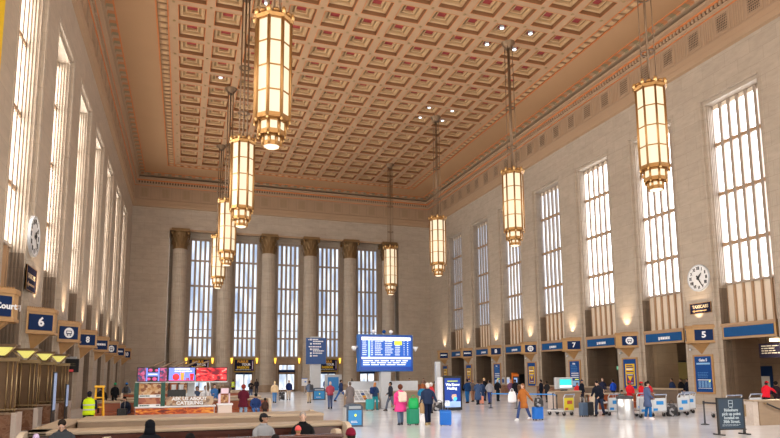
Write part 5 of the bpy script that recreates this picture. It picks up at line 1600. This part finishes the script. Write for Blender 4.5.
def person(label, x, y, face, H=1.72, pose='stand', top=('jacket', None), legs=None, hair=('short', (60, 45, 35)), skin=SKIN, hat=None,
           shoes=(30, 30, 32), arms=('down', 'down'), stride=.1, lean=0., head=0., turn=0., bulk=1.08, z=0, seat=.46, group=None, skirt=None, detail=False):
    """a person facing local +y; the figure is drawn at 1.75 m and scaled to H"""
    k = H/1.75
    root = thing('person', label, 'person', (x, y, z), face, group)
    sit = pose == 'sit'
    dz = (seat/k+.06-.95) if sit else 0.0            # pelvis drop when seated
    piv = (0, 0, .95+dz)
    def U(p):                                        # upper-body point -> leaned position
        q = (p[0], p[1], p[2]+dz)
        return rotx(q, piv, -lean) if lean else q
    S = lambda p: (p[0]*k, p[1]*k, p[2]*k)
    hips = {}; leg = {}; arm = {}
    for s in (-1, 1):
        hip = (s*.09, 0, .93+dz)
        if sit:
            knee = (s*.12, .44, .50+dz*.0-.02+(seat/k-.46)); ank = (s*.12, .44+.04*s, .08)
        else:
            st = stride*s
            knee = (s*.10, st*.55+.03, .51); ank = (s*.105, st-.02 if st > 0 else st, .08+(0.05 if st < -.15 else 0))
        leg[s] = (hip, knee, ank)
        a = arms[0] if s < 0 else arms[1]
        sh = U((s*.18*bulk, 0, 1.385))
        P = {'down': ((s*.25, -.03, 1.13), (s*.25, .05, .88)), 'hold': ((s*.23, .02, 1.13), (s*.10, .27, 1.20)), 'pull': ((s*.26, -.14, 1.15), (s*.27, -.34, .95)),
             'push': ((s*.25, .12, 1.13), (s*.2, .38, 1.02)), 'front': ((s*.25, .05, 1.13), (s*.08, .24, 1.0)), 'lap': ((s*.25, .06, 1.13), (s*.10, .30, .98)), 'up': ((s*.27, .12, 1.2), (s*.1, .2, 1.48)),
             'carry': ((s*.27, .0, 1.12), (s*.30, .1, .86)), 'reach': ((s*.22, .25, 1.3), (s*.16, .48, 1.22)), 'pocket': ((s*.29, -.04, 1.13), (s*.19, .08, .95))}[a]
        el, wr = U(P[0]), U(P[1])
        arm[s] = (sh, el, wr)
    T = [(.86, .155, .105), (.95, .165, .115), (1.06, .145, .10), (1.2, .155, .11), (1.33, .168, .115), (1.40, .155, .10), (1.44, .125, .09), (1.475, .085, .07), (1.52, .058, .058)]
    def torso(mb, m, grow=0., z0=.8, z1=1.6, flare=0., n=16, extra=None):
        rings = []
        for zz, rx, ry in (extra or [])+[t for t in T if z0 <= t[0] <= z1]:
            c = U((0, 0, zz))
            rings.append((c[0]*k, c[1]*k, c[2]*k, (rx*bulk+grow)*k, (ry*bulk+grow)*k, -lean))
        mb.loft(rings, m, n)
    # ---- body: one continuous skin
    b = MB()
    torso(b, skin, 0)
    hc = U((0, .015, 1.64)); nk = U((0, 0, 1.48))
    hd = rotx((hc[0], hc[1]+math.sin(0)*0, hc[2]), nk, -head)
    ct, st_ = math.cos(turn), math.sin(turn)
    def HP(p):                                       # head-local point -> body
        q = (p[0]*ct-p[1]*st_, p[0]*st_+p[1]*ct, p[2])
        q = (q[0]+hc[0], q[1]+hc[1], q[2]+hc[2])
        q = rotx(q, hc, -lean) if lean else q
        return S(rotx(q, nk, -head))
    b.tube([S(U((0, -.01, 1.44))), S(U((0, .0, 1.53))), HP((0, -.01, -.05))], [.062*k, .055*k, .055*k], skin, 10)
    mh = MB()
    mh.ell((0, 0, .015), (.074, .094, .105), skin, 16, 12); mh.ell((0, .03, -.065), (.052, .06, .055), skin, 12, 8)
    mh.ell((0, .1, -.02), (.014, .022, .022), skin, 8, 6); mh.tube([(0, .085, .03), (0, .108, -.02)], [.009, .014], skin, 6)
    for s in (-1, 1): mh.ell((s*.077, -.005, 0), (.012, .02, .032), skin, 8, 6)
    mh.ell((0, .082, -.062), (.026, .012, .007), skin, 8, 4); mh.ell((0, .078, -.1), (.025, .018, .018), skin, 8, 5)
    o0 = len(b.v); b.add([HP(v) for v in mh.v], mh.f, skin, True)
    for s in (-1, 1):
        hip, kn, an = leg[s]
        mid = tuple((hip[i]+kn[i])/2 for i in range(3)); cal = tuple(kn[i]*.65+an[i]*.35 for i in range(3))
        b.tube([S(hip), S(mid), S(kn), S((cal[0], cal[1]-.015, cal[2])), S(an), S((an[0], an[1]+.02, .04))], [.085*k, .078*k, .054*k, .055*k, .036*k, .04*k], skin, 10)
        b.ell(S((an[0], an[1]+.06, .04)), (.042*k, .115*k, .036*k), skin, 10, 6)
        sh, el, wr = arm[s]
        b.tube([S((s*.06, sh[1], sh[2]+.01)), S((s*.12*bulk, sh[1], sh[2]-.01)), S((sh[0], sh[1], sh[2]-.06)), S(tuple((sh[i]+el[i])/2 for i in range(3))), S(el), S(tuple(el[i]*.6+wr[i]*.4 for i in range(3))), S(wr)], [.045*k, .046*k, .05*k, .047*k, .038*k, .038*k, .026*k], skin, 10)
        # hand: palm, four curled fingers of different lengths, thumb from the side of the palm
        d = Vector(wr)-Vector(el); d.normalize()
        up = Vector((0, 0, 1)) if abs(d.z) < .8 else Vector((0, 1, 0))
        lat = d.cross(up).normalized(); nor = lat.cross(d).normalized()
        pc = Vector(wr)+d*.045
        b.tube([S(wr), S(Vector(wr)+d*.03), S(Vector(wr)+d*.09)], [.027*k, .040*k, .036*k], skin, 8, .5)
        for i, L in enumerate((.068, .078, .072, .056)):
            base = Vector(wr)+d*.085+lat*(-.027+.018*i)
            m1 = base+d*L*.5-nor*.01; m2 = base+d*L*.85-nor*(L*.4)
            b.tube([S(base), S(m1), S(m2)], [.0092*k, .0085*k, .007*k], skin, 6)
        tb = Vector(wr)+d*.03-lat*.033
        b.tube([S(tb), S(tb+d*.03-lat*.02-nor*.01), S(tb+d*.06-lat*.022-nor*.02)], [.012*k, .0105*k, .009*k], skin, 6)
    bo = b.build('body', root)
    rm = bo.modifiers.new('surface', 'REMESH'); rm.mode = 'VOXEL'; rm.voxel_size = .0125 if not detail else .009; rm.use_smooth_shade = True
    # ---- eyes
    if detail:
        for s in (-1, 1):
            g = MB(); vv = MB(); vv.ell((s*.03, .083, .012), (.013, .009, .009), EYEW, 8, 6); vv.ell((s*.03, .09, .012), (.006, .004, .006), EYED, 8, 4)
            g.v = [HP(v) for v in vv.v]; g.f = vv.f; g.m = vv.m; g.mats = vv.mats; g.smooth = vv.smooth; g.build('eye', root)
    # ---- trousers
    if legs:
        lm = cloth('%d_%d_%d' % legs, *legs)
        g = MB()
        torso(g, lm, .012, .8, 1.0)
        for s in (-1, 1):
            hip, kn, an = leg[s]
            mid = tuple((hip[i]+kn[i])/2 for i in range(3))
            g.tube([S((hip[0], hip[1], hip[2]+.02)), S(mid), S(kn), S(tuple(kn[i]*.5+an[i]*.5 for i in range(3))), S((an[0], an[1], an[2]+.02))], [.103*k*bulk**.5, .094*k, .073*k, .068*k, .06*k], lm, 12)
        g.build('trousers', root)
    sm = cloth('shoe_%d_%d_%d' % shoes, *shoes)
    for s in (-1, 1):
        an = leg[s][2]
        g = MB(); g.loft([S((an[0], an[1]+.05, max(0, an[2]-.08)))+(.052*k, .135*k), S((an[0], an[1]+.05, max(0, an[2]-.08)+.03))+(.053*k, .137*k), S((an[0], an[1]+.03, max(0, an[2]-.08)+.075))+(.046*k, .10*k), S((an[0], an[1]-.01, an[2]+.03))+(.045*k, .052*k)], sm, 12)
        g.build('shoe', root)
    # ---- top
    kind, tc = top
    tm = cloth('%d_%d_%d' % tc, *tc)
    gr = {'shirt': .012, 'jacket': .026, 'puffer': .045, 'coat': .032, 'long_coat': .034, 'fur': .05, 'vest': .034}[kind]
    ex = None; z0 = .86
    if kind == 'coat' and not sit: ex = [(.58, .20, .15), (.72, .19, .14)]
    if kind == 'long_coat' and not sit: ex = [(.34, .21, .17), (.55, .205, .155), (.75, .19, .14)]
    if kind == 'fur' and not sit: ex = [(.66, .2, .15), (.76, .2, .14)]
    g = MB(); torso(g, tm, gr, z0, 1.48, extra=ex)
    torso(g, tm, .012, 1.46, 1.53)
    if kind != 'vest':
        sr = {'shirt': 1., 'jacket': 1.12, 'puffer': 1.4, 'coat': 1.15, 'long_coat': 1.15, 'fur': 1.5}[kind]
        for s in (-1, 1):
            sh, el, wr = arm[s]
            g.tube([S((s*.06, sh[1], sh[2]+.03)), S((s*.125*bulk, sh[1], sh[2]+.008)), S((sh[0], sh[1], sh[2]-.05)), S(tuple((sh[i]+el[i])/2 for i in range(3))), S(el), S(tuple((el[i]+wr[i])/2 for i in range(3))), S(wr)], [.05*k*sr**.5, .062*k*sr**.5, .066*k*sr**.5, .06*k*sr, .052*k*sr, .047*k*sr, .041*k*sr], tm, 12)
    g.build({'shirt': 'shirt', 'jacket': 'jacket', 'puffer': 'padded_jacket', 'coat': 'coat', 'long_coat': 'long_coat', 'fur': 'fur_coat', 'vest': 'vest'}[kind], root)
    if kind == 'vest':
        um = cloth('under_20_26_48', 20, 26, 48)
        g = MB()
        for s in (-1, 1):
            sh, el, wr = arm[s]
            g.tube([S((s*.09, sh[1], sh[2]-.02)), S(sh), S(el), S(wr)], [.07*k, .066*k, .053*k, .043*k], um, 12)
        g.build('sleeves', root)
        for zz in (1.06, 1.24):
            c = U((0, 0, zz)); g = MB(); g.loft([S((c[0], c[1], c[2]-.025))+((.15*bulk+gr+.012)*k, (.107*bulk+gr+.012)*k), S((c[0], c[1], c[2]+.025))+((.152*bulk+gr+.012)*k, (.108*bulk+gr+.012)*k)], M_GREY, 18); g.build('reflective_band', root)
    # ---- hair and hats
    def headpiece(nm, build, m):
        vv = MB(); build(vv, m)
        g = MB(); g.v = [HP(v) for v in vv.v]; g.f = vv.f; g.m = vv.m; g.mats = vv.mats; g.smooth = vv.smooth
        return g.build(nm, root)
    if hair:
        hm = cloth('hair_%d_%d_%d' % hair[1], *hair[1])
        def hb(vv, m):
            vv.ell((0, -.012, .03), (.083, .1, .1), m, 16, 10, -.1, 1)
            vv.ell((0, -.04, -.02), (.08, .078, .085), m, 14, 8)
            if hair[0] == 'long': vv.loft([(0, -.08, -.30, .07, .03), (0, -.07, -.18, .095, .045), (0, -.05, -.05, .09, .065), (0, -.03, .05, .08, .08)], m, 14)
            if hair[0] == 'bun': vv.ell((0, -.11, .06), (.045, .045, .045), m, 10, 8)
            if hair[0] == 'big': vv.ell((0, -.02, .03), (.115, .115, .12), m, 14, 10)
        headpiece('hair', hb, hm)
    if hat:
        hk, hcx = hat
        m = cloth('hat_%d_%d_%d' % hcx, *hcx)
        def hatb(vv, mm):
            if hk == 'beanie':
                vv.ell((0, -.01, .035), (.094, .112, .112), mm, 18, 10, -.05, 1); vv.loft([(0, -.01, .0, .094, .112), (0, -.01, .03, .1, .118), (0, -.01, .05, .096, .114)], mm, 18)
            elif hk == 'hood':
                vv.ell((0, -.03, .02), (.105, .115, .125), mm, 18, 12); vv.loft([(0, -.02, -.2, .14, .12), (0, -.03, -.1, .11, .11), (0, -.03, .0, .1, .11)], mm, 16)
                vv.loft([(0, .05, .075, .085, .09), (0, .06, .09, .08, .085)], mm, 14)
            else:
                vv.ell((0, -.005, .035), (.088, .106, .092), mm, 18, 8, .05, 1); vv.loft([(0, -.005, .028, .089, .107), (0, -.005, .045, .089, .107)], mm, 18)
                vv.loft([(0, .12, .03, .06, .055), (0, .115, .045, .062, .06)], mm, 14)
        headpiece({'beanie': 'beanie', 'hood': 'hood', 'cap': 'cap'}[hk], hatb, m)
    return root


AW, TO = 0.0, PI                                     # facing away from / towards the camera
def back_pack(label, x, y, z, rz, m, w_=.3, h=.42):
    t = thing('backpack', label, 'backpack', (x, y, z), rz)
    g = MB(); g.bbox(-w_/2, w_/2, -.2, -.02, 0, h, m, .07); g.build('body', t)
    g = MB(); g.bbox(-w_*.36, w_*.36, -.25, -.18, .05, h*.5, m, .04); g.build('pocket', t)
    for s in (-1, 1):
        g = MB(); g.tube([(s*w_*.3, -.03, h-.02), (s*w_*.36, .03, h+.03), (s*w_*.42, .09, h*.7), (s*w_*.36, -.02, .08)], .018, m, 6); g.build('strap', t)
    return t


# --- on and around the benches in front
person('seated man with dark hair and grey-black jacket looking down, leftmost on the front bench', -2.45, 14.95, TO, 1.72, 'sit', ('jacket', (62, 66, 72)), (40, 40, 46), ('short', (38, 30, 26)), SKIN, arms=('lap', 'lap'), head=.5, detail=True)
person('lilac-hatted child at the bottom edge beside the man looking down', -2.75, 13.95, AW+.4, 1.06, 'stand', ('jacket', (150, 140, 170)), (60, 60, 80), ('long', (70, 45, 30)), SKIN, ('beanie', (205, 185, 220)), arms=('front', 'front'))
person('seated person in black hood and jacket, bending forward before the pale ledge', -.62, 13.5, AW+.2, 1.70, 'sit', ('puffer', (18, 20, 28)), (25, 26, 34), None, SKIN2, ('hood', (14, 17, 26)), arms=('lap', 'lap'))
person('only a black-haired head showing above the dark bench, left one', .13, 10.45, AW, 1.66, 'sit', ('jacket', (20, 20, 24)), (30, 30, 36), ('short', (15, 13, 14)), SKIN2, arms=('lap', 'lap'))
person('seated man in light grey hooded sweatshirt and black cap, turned to his side', 1.84, 14.9, TO+.35, 1.70, 'sit', ('jacket', (150, 152, 156)), (60, 62, 70), ('short', (30, 24, 20)), SKIN2, ('cap', (34, 34, 38)), arms=('lap', 'lap'), turn=.75, bulk=1.18, detail=True)
person('seated older man with grey hair in a black jacket', 2.78, 14.9, TO, 1.74, 'sit', ('jacket', (16, 17, 20)), (40, 42, 48), ('short', (150, 142, 136)), SKIN, arms=('lap', 'lap'), turn=-.15, bulk=1.1, detail=True)
person('seated person in a coral pink cap, seen from behind before the older man', 2.42, 13.5, AW, 1.26, 'sit', ('jacket', (232, 96, 96)), (120, 90, 80), ('short', (168, 128, 92)), SKIN, ('beanie', (236, 100, 98)), arms=('lap', 'lap'))
person('only a dark head showing at the bottom edge below the grey sweatshirt', 1.49, 10.45, AW, 1.52, 'sit', ('jacket', (30, 30, 34)), (30, 30, 36), ('short', (28, 24, 24)), SKIN2, arms=('lap', 'lap'))
person('seated person in maroon knit cap and grey jacket at the near bench end', 2.8, 10.45, AW+.1, 1.62, 'sit', ('jacket', (92, 94, 100)), (40, 40, 46), ('short', (40, 30, 25)), SKIN2, ('beanie', (120, 22, 48)), arms=('lap', 'lap'), bulk=1.1)
# --- left of the food stand
person('worker in a bright yellow safety vest and dark cap by the ladder', at(89.3, 400, y=24.9).x, 24.9, AW, 1.66, 'stand', ('vest', (205, 235, 30)), (22, 24, 34), ('short', (30, 26, 24)), SKIN2, ('cap', (24, 30, 56)), arms=('front', 'front'), bulk=1.15)
person('dark-dressed person with a beige hood beyond the yellow ladder', -4.05, 35.2, AW+.4, 1.72, 'stand', ('jacket', (32, 30, 34)), (26, 26, 30), ('short', (60, 42, 30)), SKIN, None, arms=('front', 'down'))
person('person in black with a green knit cap near the ribbed wall', -4.6, 47.5, AW-.3, 1.74, 'stand', ('jacket', (22, 24, 28)), (20, 20, 24), ('short', (30, 26, 24)), SKIN2, ('beanie', (30, 150, 100)))
person('person in grey with a black backpack and bright blue knit cap', -3.9, 48.2, AW, 1.74, 'stand', ('jacket', (110, 118, 132)), (24, 26, 34), ('short', (30, 26, 24)), SKIN2, ('beanie', (50, 120, 200)))
back_pack('black backpack worn by the person in the blue knit cap', -3.9, 48.06, 1.05, 0, M_BLACK)
person('seated dark-dressed person leaning by the green post of the food stand', at(127.5, 402, y=32.3).x, 32.25, TO-.5, 1.66, 'sit', ('jacket', (36, 44, 62)), (30, 50, 90), ('short', (20, 18, 18)), SKIN, arms=('lap', 'lap'), lean=.35)
# --- food stand staff and buyers
for i, (u, c_, hr, l) in enumerate(((190.5, (232, 236, 240), (60, 40, 30), 'food stand worker in white, first left of the steel poles'), (197, (70, 90, 120), (40, 30, 26), 'food stand worker in slate blue, between the two others'), (205.5, (220, 222, 226), (30, 26, 24), 'food stand worker in white and black nearest the steel poles'), (214.5, (60, 110, 170), (70, 50, 40), 'person in blue just behind the pink display cabinet'))):
    yy = (31.55, 31.95, 31.6, 35.2)[i]; p = at(u, 390, y=yy)
    person(l, p.x, yy, TO, 1.66+.03*i, 'stand', ('jacket', c_), (40, 44, 56), ('short', hr), SKIN if i != 1 else SKIN2, arms=('front', 'hold'))
person('worker far away in a yellow-green safety vest beyond the benches', 5.6, 75, AW, 1.72, 'stand', ('vest', (215, 240, 60)), (26, 34, 60), ('short', (60, 50, 40)), SKIN2)
person('dark-jacketed person with fair hair, far behind the maroon fur coat', 6.35, 62, TO, 1.72, 'stand', ('jacket', (44, 38, 40)), (70, 80, 110), ('short', (170, 130, 90)), SKIN, arms=('hold', 'hold'))
person('woman in a maroon fur coat with reddish hair by the bench', at(243.5, 395, y=31.2).x, 31.2, AW-.5, 1.74, 'stand', ('fur', (92, 26, 44)), (140, 165, 190), ('big', (130, 48, 40)), SKIN, arms=('hold', 'hold'), shoes=(200, 190, 175))
person('seated man in blue jacket and dark cap looking down, beside the maroon coat', at(255.5, 400, y=32.3).x, 32.25, TO, 1.70, 'sit', ('jacket', (42, 66, 120)), (70, 110, 170), ('short', (30, 26, 24)), SKIN, ('cap', (26, 28, 34)), arms=('lap', 'lap'), head=.4, bulk=1.1)
person('dark curly head in front of the man in blue at the bench end', at(265, 405, y=31.2).x, 31.2, AW, 1.06, 'stand', ('jacket', (70, 50, 44)), (40, 36, 36), ('big', (40, 32, 30)), SKIN3)
# --- middle of the hall, far
person('woman in a cream jacket and blue jeans, blonde hair, standing far away', 6.95, 49.5, AW, 1.72, 'stand', ('puffer', (226, 200, 160)), (84, 134, 190), ('short', (228, 205, 160)), SKIN, stride=.2)
person('man in a navy jacket and beige trousers beside a black suitcase', 8.95, 54.8, AW, 1.76, 'stand', ('jacket', (26, 44, 96)), (205, 190, 172), ('short', (170, 140, 110)), SKIN, bulk=1.15, arms=('pull', 'down'))
person('person with hand on the luggage between cream and navy figures', 7.75, 55.2, AW, 1.70, 'stand', ('jacket', (70, 84, 120)), (36, 40, 56), ('short', (80, 60, 50)), SKIN, arms=('down', 'pull'))
person('man in grey-blue jacket and khaki trousers with a dark backpack', 9.5, 48.2, AW, 1.76, 'stand', ('jacket', (98, 112, 136)), (188, 168, 140), ('short', (70, 56, 46)), SKIN, arms=('front', 'down'))
back_pack('dark backpack on the man in khaki trousers', 9.62, 48.06, 1.02, 0, M_DARK)
person('man in a dusty red shirt and blue jeans seen from behind', 9.2, 39.6, AW, 1.76, 'stand', ('shirt', (172, 74, 92)), (74, 88, 124), ('short', (196, 178, 170)), SKIN, bulk=1.25, arms=('front', 'front'))
person('walking man in navy jacket and blue jeans passing the red shirt', 12.4, 49.5, -PI/2+.2, 1.80, 'stand', ('jacket', (38, 52, 88)), (52, 96, 158), ('short', (60, 46, 38)), SKIN, stride=.5, bulk=1.1)
person('person in a long mottled grey coat beside the brochure desk', at(350, 400, y=36.9).x, 36.9, AW, 1.74, 'stand', ('long_coat', (120, 112, 112)), (60, 60, 66), ('short', (90, 80, 72)), SKIN)
person('person in a royal blue jacket behind the mottled grey coat', 11.9, 44.0, AW-.5, 1.74, 'stand', ('jacket', (40, 86, 176)), (50, 54, 66), ('short', (50, 40, 34)), SKIN, arms=('hold', 'hold'))
for u, dy, c_, hr, l in ((360, 44.5, (120, 60, 56), (210, 180, 130), 'fair-haired clerk behind the white glass, first from the left'), (367.5, 46, (70, 120, 180), (30, 26, 24), 'clerk in light blue behind the white glass, leaning over the desk'), (373.5, 45, (30, 34, 40), (40, 30, 26), 'clerk in black behind the white glass beside the light blue one'), (381.5, 44.5, (60, 56, 60), (44, 36, 32), 'dark-haired clerk behind the white glass near the board pillar')):
    p = at(u, 381, y=dy)
    person(l, p.x, dy, TO, 1.72, 'stand', ('jacket', c_), (40, 40, 46), ('short', hr), SKIN, arms=('front', 'front'))
person('person in a teal suit with a navy backpack at the information desk', at(375, 400, y=37.0).x, 37.0, AW-.9, 1.70, 'stand', ('jacket', (48, 72, 108)), (40, 150, 160), ('long', (190, 130, 80)), SKIN, arms=('push', 'hold'), shoes=(40, 110, 120))
back_pack('navy backpack worn at the information desk by the teal-suited person', at(375, 400, y=37.0).x-.16, 36.88, 1.0, -.9, cloth('pack_navy', 30, 52, 100))
person('man in dark jacket and grey trousers walking by the stone desk', 12.05, 35.6, PI/2-.3, 1.74, 'stand', ('jacket', (36, 40, 52)), (92, 100, 116), ('short', (24, 20, 20)), SKIN2, stride=.3, arms=('down', 'front'))
person('person in a blue cap standing behind the stone information desk', 15.35, 42.6, TO, 1.70, 'stand', ('jacket', (200, 206, 214)), (40, 44, 60), ('short', (40, 34, 30)), SKIN, ('cap', (30, 70, 170)))
person('person in a bright pink coat seen from behind with the emerald suitcase', 9.12, 25.6, AW, 1.74, 'stand', ('coat', (238, 74, 150)), (104, 122, 150), ('big', (96, 52, 34)), SKIN, arms=('down', 'carry'), shoes=(60, 62, 74), bulk=1.25, stride=.12)
back_pack('cream backpack worn over the bright pink coat', 9.12, 25.42, 1.0, 0, cloth('pack_cream', 236, 214, 200), .36, .44)
person('woman in a teal jacket standing at the white pedestal', 12.85, 32.3, AW-.2, 1.66, 'stand', ('jacket', (36, 124, 168)), (40, 44, 60), ('long', (150, 88, 50)), SKIN, arms=('front', 'front'))
person('person in a white cap and red-white scarf behind the navy-jacketed man', 13.5, 32.6, AW+.6, 1.72, 'stand', ('jacket', (206, 60, 70)), (50, 50, 60), ('short', (200, 196, 190)), SKIN, ('cap', (236, 236, 236)))
person('white-haired man in a navy jacket walking away with a paper bag', 10.22, 25.1, AW, 1.82, 'stand', ('jacket', (40, 54, 84)), (24, 34, 62), ('short', (226, 220, 212)), SKIN, arms=('carry', 'pull'), shoes=(196, 172, 130), bulk=1.3, stride=.12)
# --- queue
Q = [(458, 43.5, 1.70, ('jacket', (44, 50, 62)), (70, 120, 160), ('short', (36, 30, 28)), 'queue person in charcoal and blue, first right of the advertising screen', AW), (467.5, 42.5, 1.80, ('jacket', (26, 60, 104)), (34, 100, 160), ('short', (22, 20, 20)), 'tall queue person in dark blue jacket and blue trousers', AW),
     (473, 44.5, 1.72, ('jacket', (96, 84, 80)), (150, 110, 90), ('short', (150, 110, 80)), 'queue person in brown and beige between blue jackets', AW), (478, 40.2, 1.74, ('long_coat', (62, 84, 122)), (40, 50, 70), ('short', (60, 50, 46)), 'queue person in a long slate-blue coat, nearer of two', AW),
     (482.3, 41.6, 1.68, ('long_coat', (48, 70, 108)), (34, 40, 60), ('short', (84, 60, 50)), 'queue person in a long navy coat right of the slate-blue coat', AW), (484.5, 45.5, 1.86, ('jacket', (24, 24, 30)), (24, 24, 30), ('short', (226, 190, 130)), 'tall fair-haired queue person in black, behind the long coats', TO),
     (490, 40.6, 1.74, ('puffer', (158, 158, 164)), (44, 66, 140), ('short', (30, 28, 30)), 'queue person in a pale grey padded jacket and blue jeans', AW), (498, 44.4, 1.76, ('jacket', (20, 22, 30)), (22, 30, 36), ('short', (214, 210, 206)), 'queue person in black with pale hair by the slim blue poster', TO)]
for u, y, H, tp, lg, hr, l, fc in Q:
    p = at(u, 400, y=y)
    person('%s' % l, p.x, y, fc, H, 'stand', tp, lg, hr, SKIN, group='people waiting in the queue', arms=('front', 'down'))
p = at(511, 395, y=44.5)
person('person in purple and grey beside a black-coated companion, left of the machine', p.x, 44.5, AW, 1.72, 'stand', ('jacket', (122, 84, 120)), (110, 116, 140), ('long', (190, 150, 130)), SKIN, arms=('front', 'down'))
p = at(515.5, 395, y=44.2)
person('person in a black coat facing the orange ticket machine', p.x, 44.2, AW, 1.72, 'stand', ('coat', (24, 26, 34)), (20, 20, 26), ('short', (30, 26, 26)), SKIN2, arms=('down', 'reach'))
p = at(541, 386, y=41.5)
person('person in black beside the yellow and purple poster, behind the belt line', p.x, 41.5, AW+.5, 1.72, 'stand', ('jacket', (22, 26, 40)), (24, 28, 40), ('short', (24, 20, 20)), SKIN2)
p = at(547, 390, y=41)
person('dark-haired person close to the stone pier left of the terminal', p.x, 41, AW, 1.60, 'stand', ('jacket', (40, 40, 44)), (30, 32, 40), ('short', (26, 22, 22)), SKIN2, arms=('hold', 'hold'))
person('person in a tan coat walking with a white tote and white shoes', 15.4, 25.75, PI/2+.25, 1.72, 'stand', ('coat', (178, 108, 52)), (60, 80, 130), ('long', (140, 96, 66)), SKIN, arms=('pull', 'front'), stride=.34, shoes=(235, 235, 238))
# --- right side
p = at(577, 382, y=38.5)
person('child in red by the blue poster, beside a person in black', p.x, 38.5, TO, 1.5, 'stand', ('jacket', (220, 50, 54)), (60, 50, 60), ('short', (40, 32, 28)), SKIN2)
p = at(581.5, 381, y=36.6)
person('person in black jacket and cap before the blue poster', p.x, 36.6, TO+.4, 1.74, 'stand', ('jacket', (22, 26, 40)), (30, 30, 44), ('short', (24, 20, 20)), SKIN2, ('cap', (40, 46, 74)))
person('man in dark clothes bending over the suitcases by the yellow cart panel', 20.35, 26.55, PI/2+.4, 1.84, 'stand', ('jacket', (24, 28, 42)), (44, 54, 78), ('short', (28, 24, 26)), SKIN, arms=('push', 'push'), lean=.18, head=.3, bulk=1.2, stride=.2)
p = at(602.5, 384, y=41.5)
person('person in white and navy walking in the passage', p.x, 41.5, AW-.6, 1.76, 'stand', ('jacket', (40, 44, 70)), (60, 60, 76), ('short', (200, 170, 150)), SKIN)
p = at(613, 386, y=40.2)
person('person in a royal blue jacket behind the pale parapet coping', p.x, 40.2, AW, 1.68, 'stand', ('jacket', (30, 76, 190)), (36, 40, 60), ('short', (36, 30, 28)), SKIN2)
person('seated blonde person in black with pale trousers by the silver suitcase', 23.4, 30.4, TO+1.0, 1.66, 'sit', ('jacket', (30, 30, 36)), (190, 180, 180), ('long', (226, 206, 170)), SKIN, arms=('lap', 'lap'), lean=.2)
p = at(621, 391, y=25.4)
person('crouched dark-haired person in green-grey behind the round steel bin', p.x, 25.4, TO, 1.36, 'stand', ('jacket', (72, 96, 92)), (50, 50, 56), ('short', (26, 24, 24)), SKIN2, head=.4)
for u, y, H, l, fc in ((629.5, 30.0, 1.72, 'porter in red jacket and red cap, left of two by the poster', TO), (641, 28.2, 1.70, 'porter in red jacket and red cap, right of two by the poster', TO+.5)):
    p = at(u, 385, y=y)
    person(l, p.x, y, fc, H, 'stand', ('jacket', (214, 34, 48)), (30, 32, 44), ('short', (24, 20, 20)), SKIN3, ('cap', (222, 30, 44)), arms=('front', 'front'), bulk=1.15, group='red-capped porters')
p = at(648, 384, y=29.2)
person('dark-haired person in red between the porters and the denim jacket', p.x, 29.2, AW, 1.72, 'stand', ('jacket', (206, 40, 52)), (30, 30, 40), ('short', (20, 18, 18)), SKIN3)
person('woman in a blue denim jacket and bright blue jeans with a brown bag', 21.15, 24.0, -PI/2-.5, 1.76, 'stand', ('coat', (84, 100, 138)), (36, 108, 176), ('short', (34, 26, 24)), SKIN, arms=('hold', 'front'), shoes=(236, 226, 226))
for u, y, c_, l in ((672, 40.5, (40, 56, 90), 'person in dark blue inside the passage, left of three'), (681, 39.5, (20, 22, 28), 'person in black inside the passage, middle of three'), (687.5, 38.8, (26, 30, 46), 'person in navy with a yellow badge, right of three')):
    xx = XR+1.2
    p = at(u, 384, x=xx)
    person(l, xx, p.y, PI/2, 1.74, 'stand', ('jacket', c_), (30, 32, 44), ('short', (26, 22, 22)), SKIN2, group='people inside the passage')
p = at(765, 384, y=24.6)
person('porter in red jacket and red cap behind the marble stair enclosure', p.x, 24.6, -PI/2, 1.72, 'stand', ('jacket', (224, 32, 52)), (30, 32, 44), ('short', (24, 20, 20)), SKIN3, ('cap', (232, 30, 56)), arms=('front', 'reach'), bulk=1.2, lean=.15)
p = at(776, 385, y=25.5)
person('dark-haired person in black and red at the right picture edge', p.x, 25.5, -PI/2, 1.66, 'stand', ('jacket', (44, 28, 34)), (30, 30, 40), ('big', (24, 20, 20)), SKIN2)
# people at the far ticket counter
for u, y, c_, l in ((423.5, 68.5, (150, 120, 110), 'clerk in beige at the far ticket counter'), (436, 69, (60, 40, 44), 'clerk in dark red at the far ticket counter'), (409.5, 68, (120, 120, 130), 'clerk in grey at the far ticket counter, below the board edge')):
    p = at(u, 383, y=y)
    person(l, p.x, y, TO, 1.74, 'stand', ('jacket', c_), (40, 40, 46), ('short', (40, 32, 30)), SKIN)
for u, y, c_, l in ((256.5, 78, (46, 44, 50), 'distant dark figure before the second street door'), (352, 76, (60, 60, 72), 'distant grey figure before the fourth street door'), (325.5, 74, (40, 70, 130), 'distant blue-jacketed figure right of the directory post')):
    p = at(u, 386, y=y)
    person(l, p.x, y, AW, 1.74, 'stand', ('jacket', c_), (40, 44, 60), ('short', (40, 32, 30)), SKIN)
# ------------------------------------------------------------------ light and picture settings
wd = bpy.data.worlds.new('world'); sc.world = wd
wd.use_nodes = True
wd.node_tree.nodes['Background'].inputs[0].default_value = (1.0, .95, .89, 1)
wd.node_tree.nodes['Background'].inputs[1].default_value = 1.0
sc.view_settings.view_transform = 'Standard'
sc.view_settings.look = 'None'
sc.view_settings.exposure = 1.55
sc.view_settings.gamma = 1
sc.view_settings.use_curve_mapping = False
sc.cycles.use_denoising = True
sc.cycles.max_bounces = 8
sc.cycles.diffuse_bounces = 5
sc.cycles.sample_clamp_indirect = 6
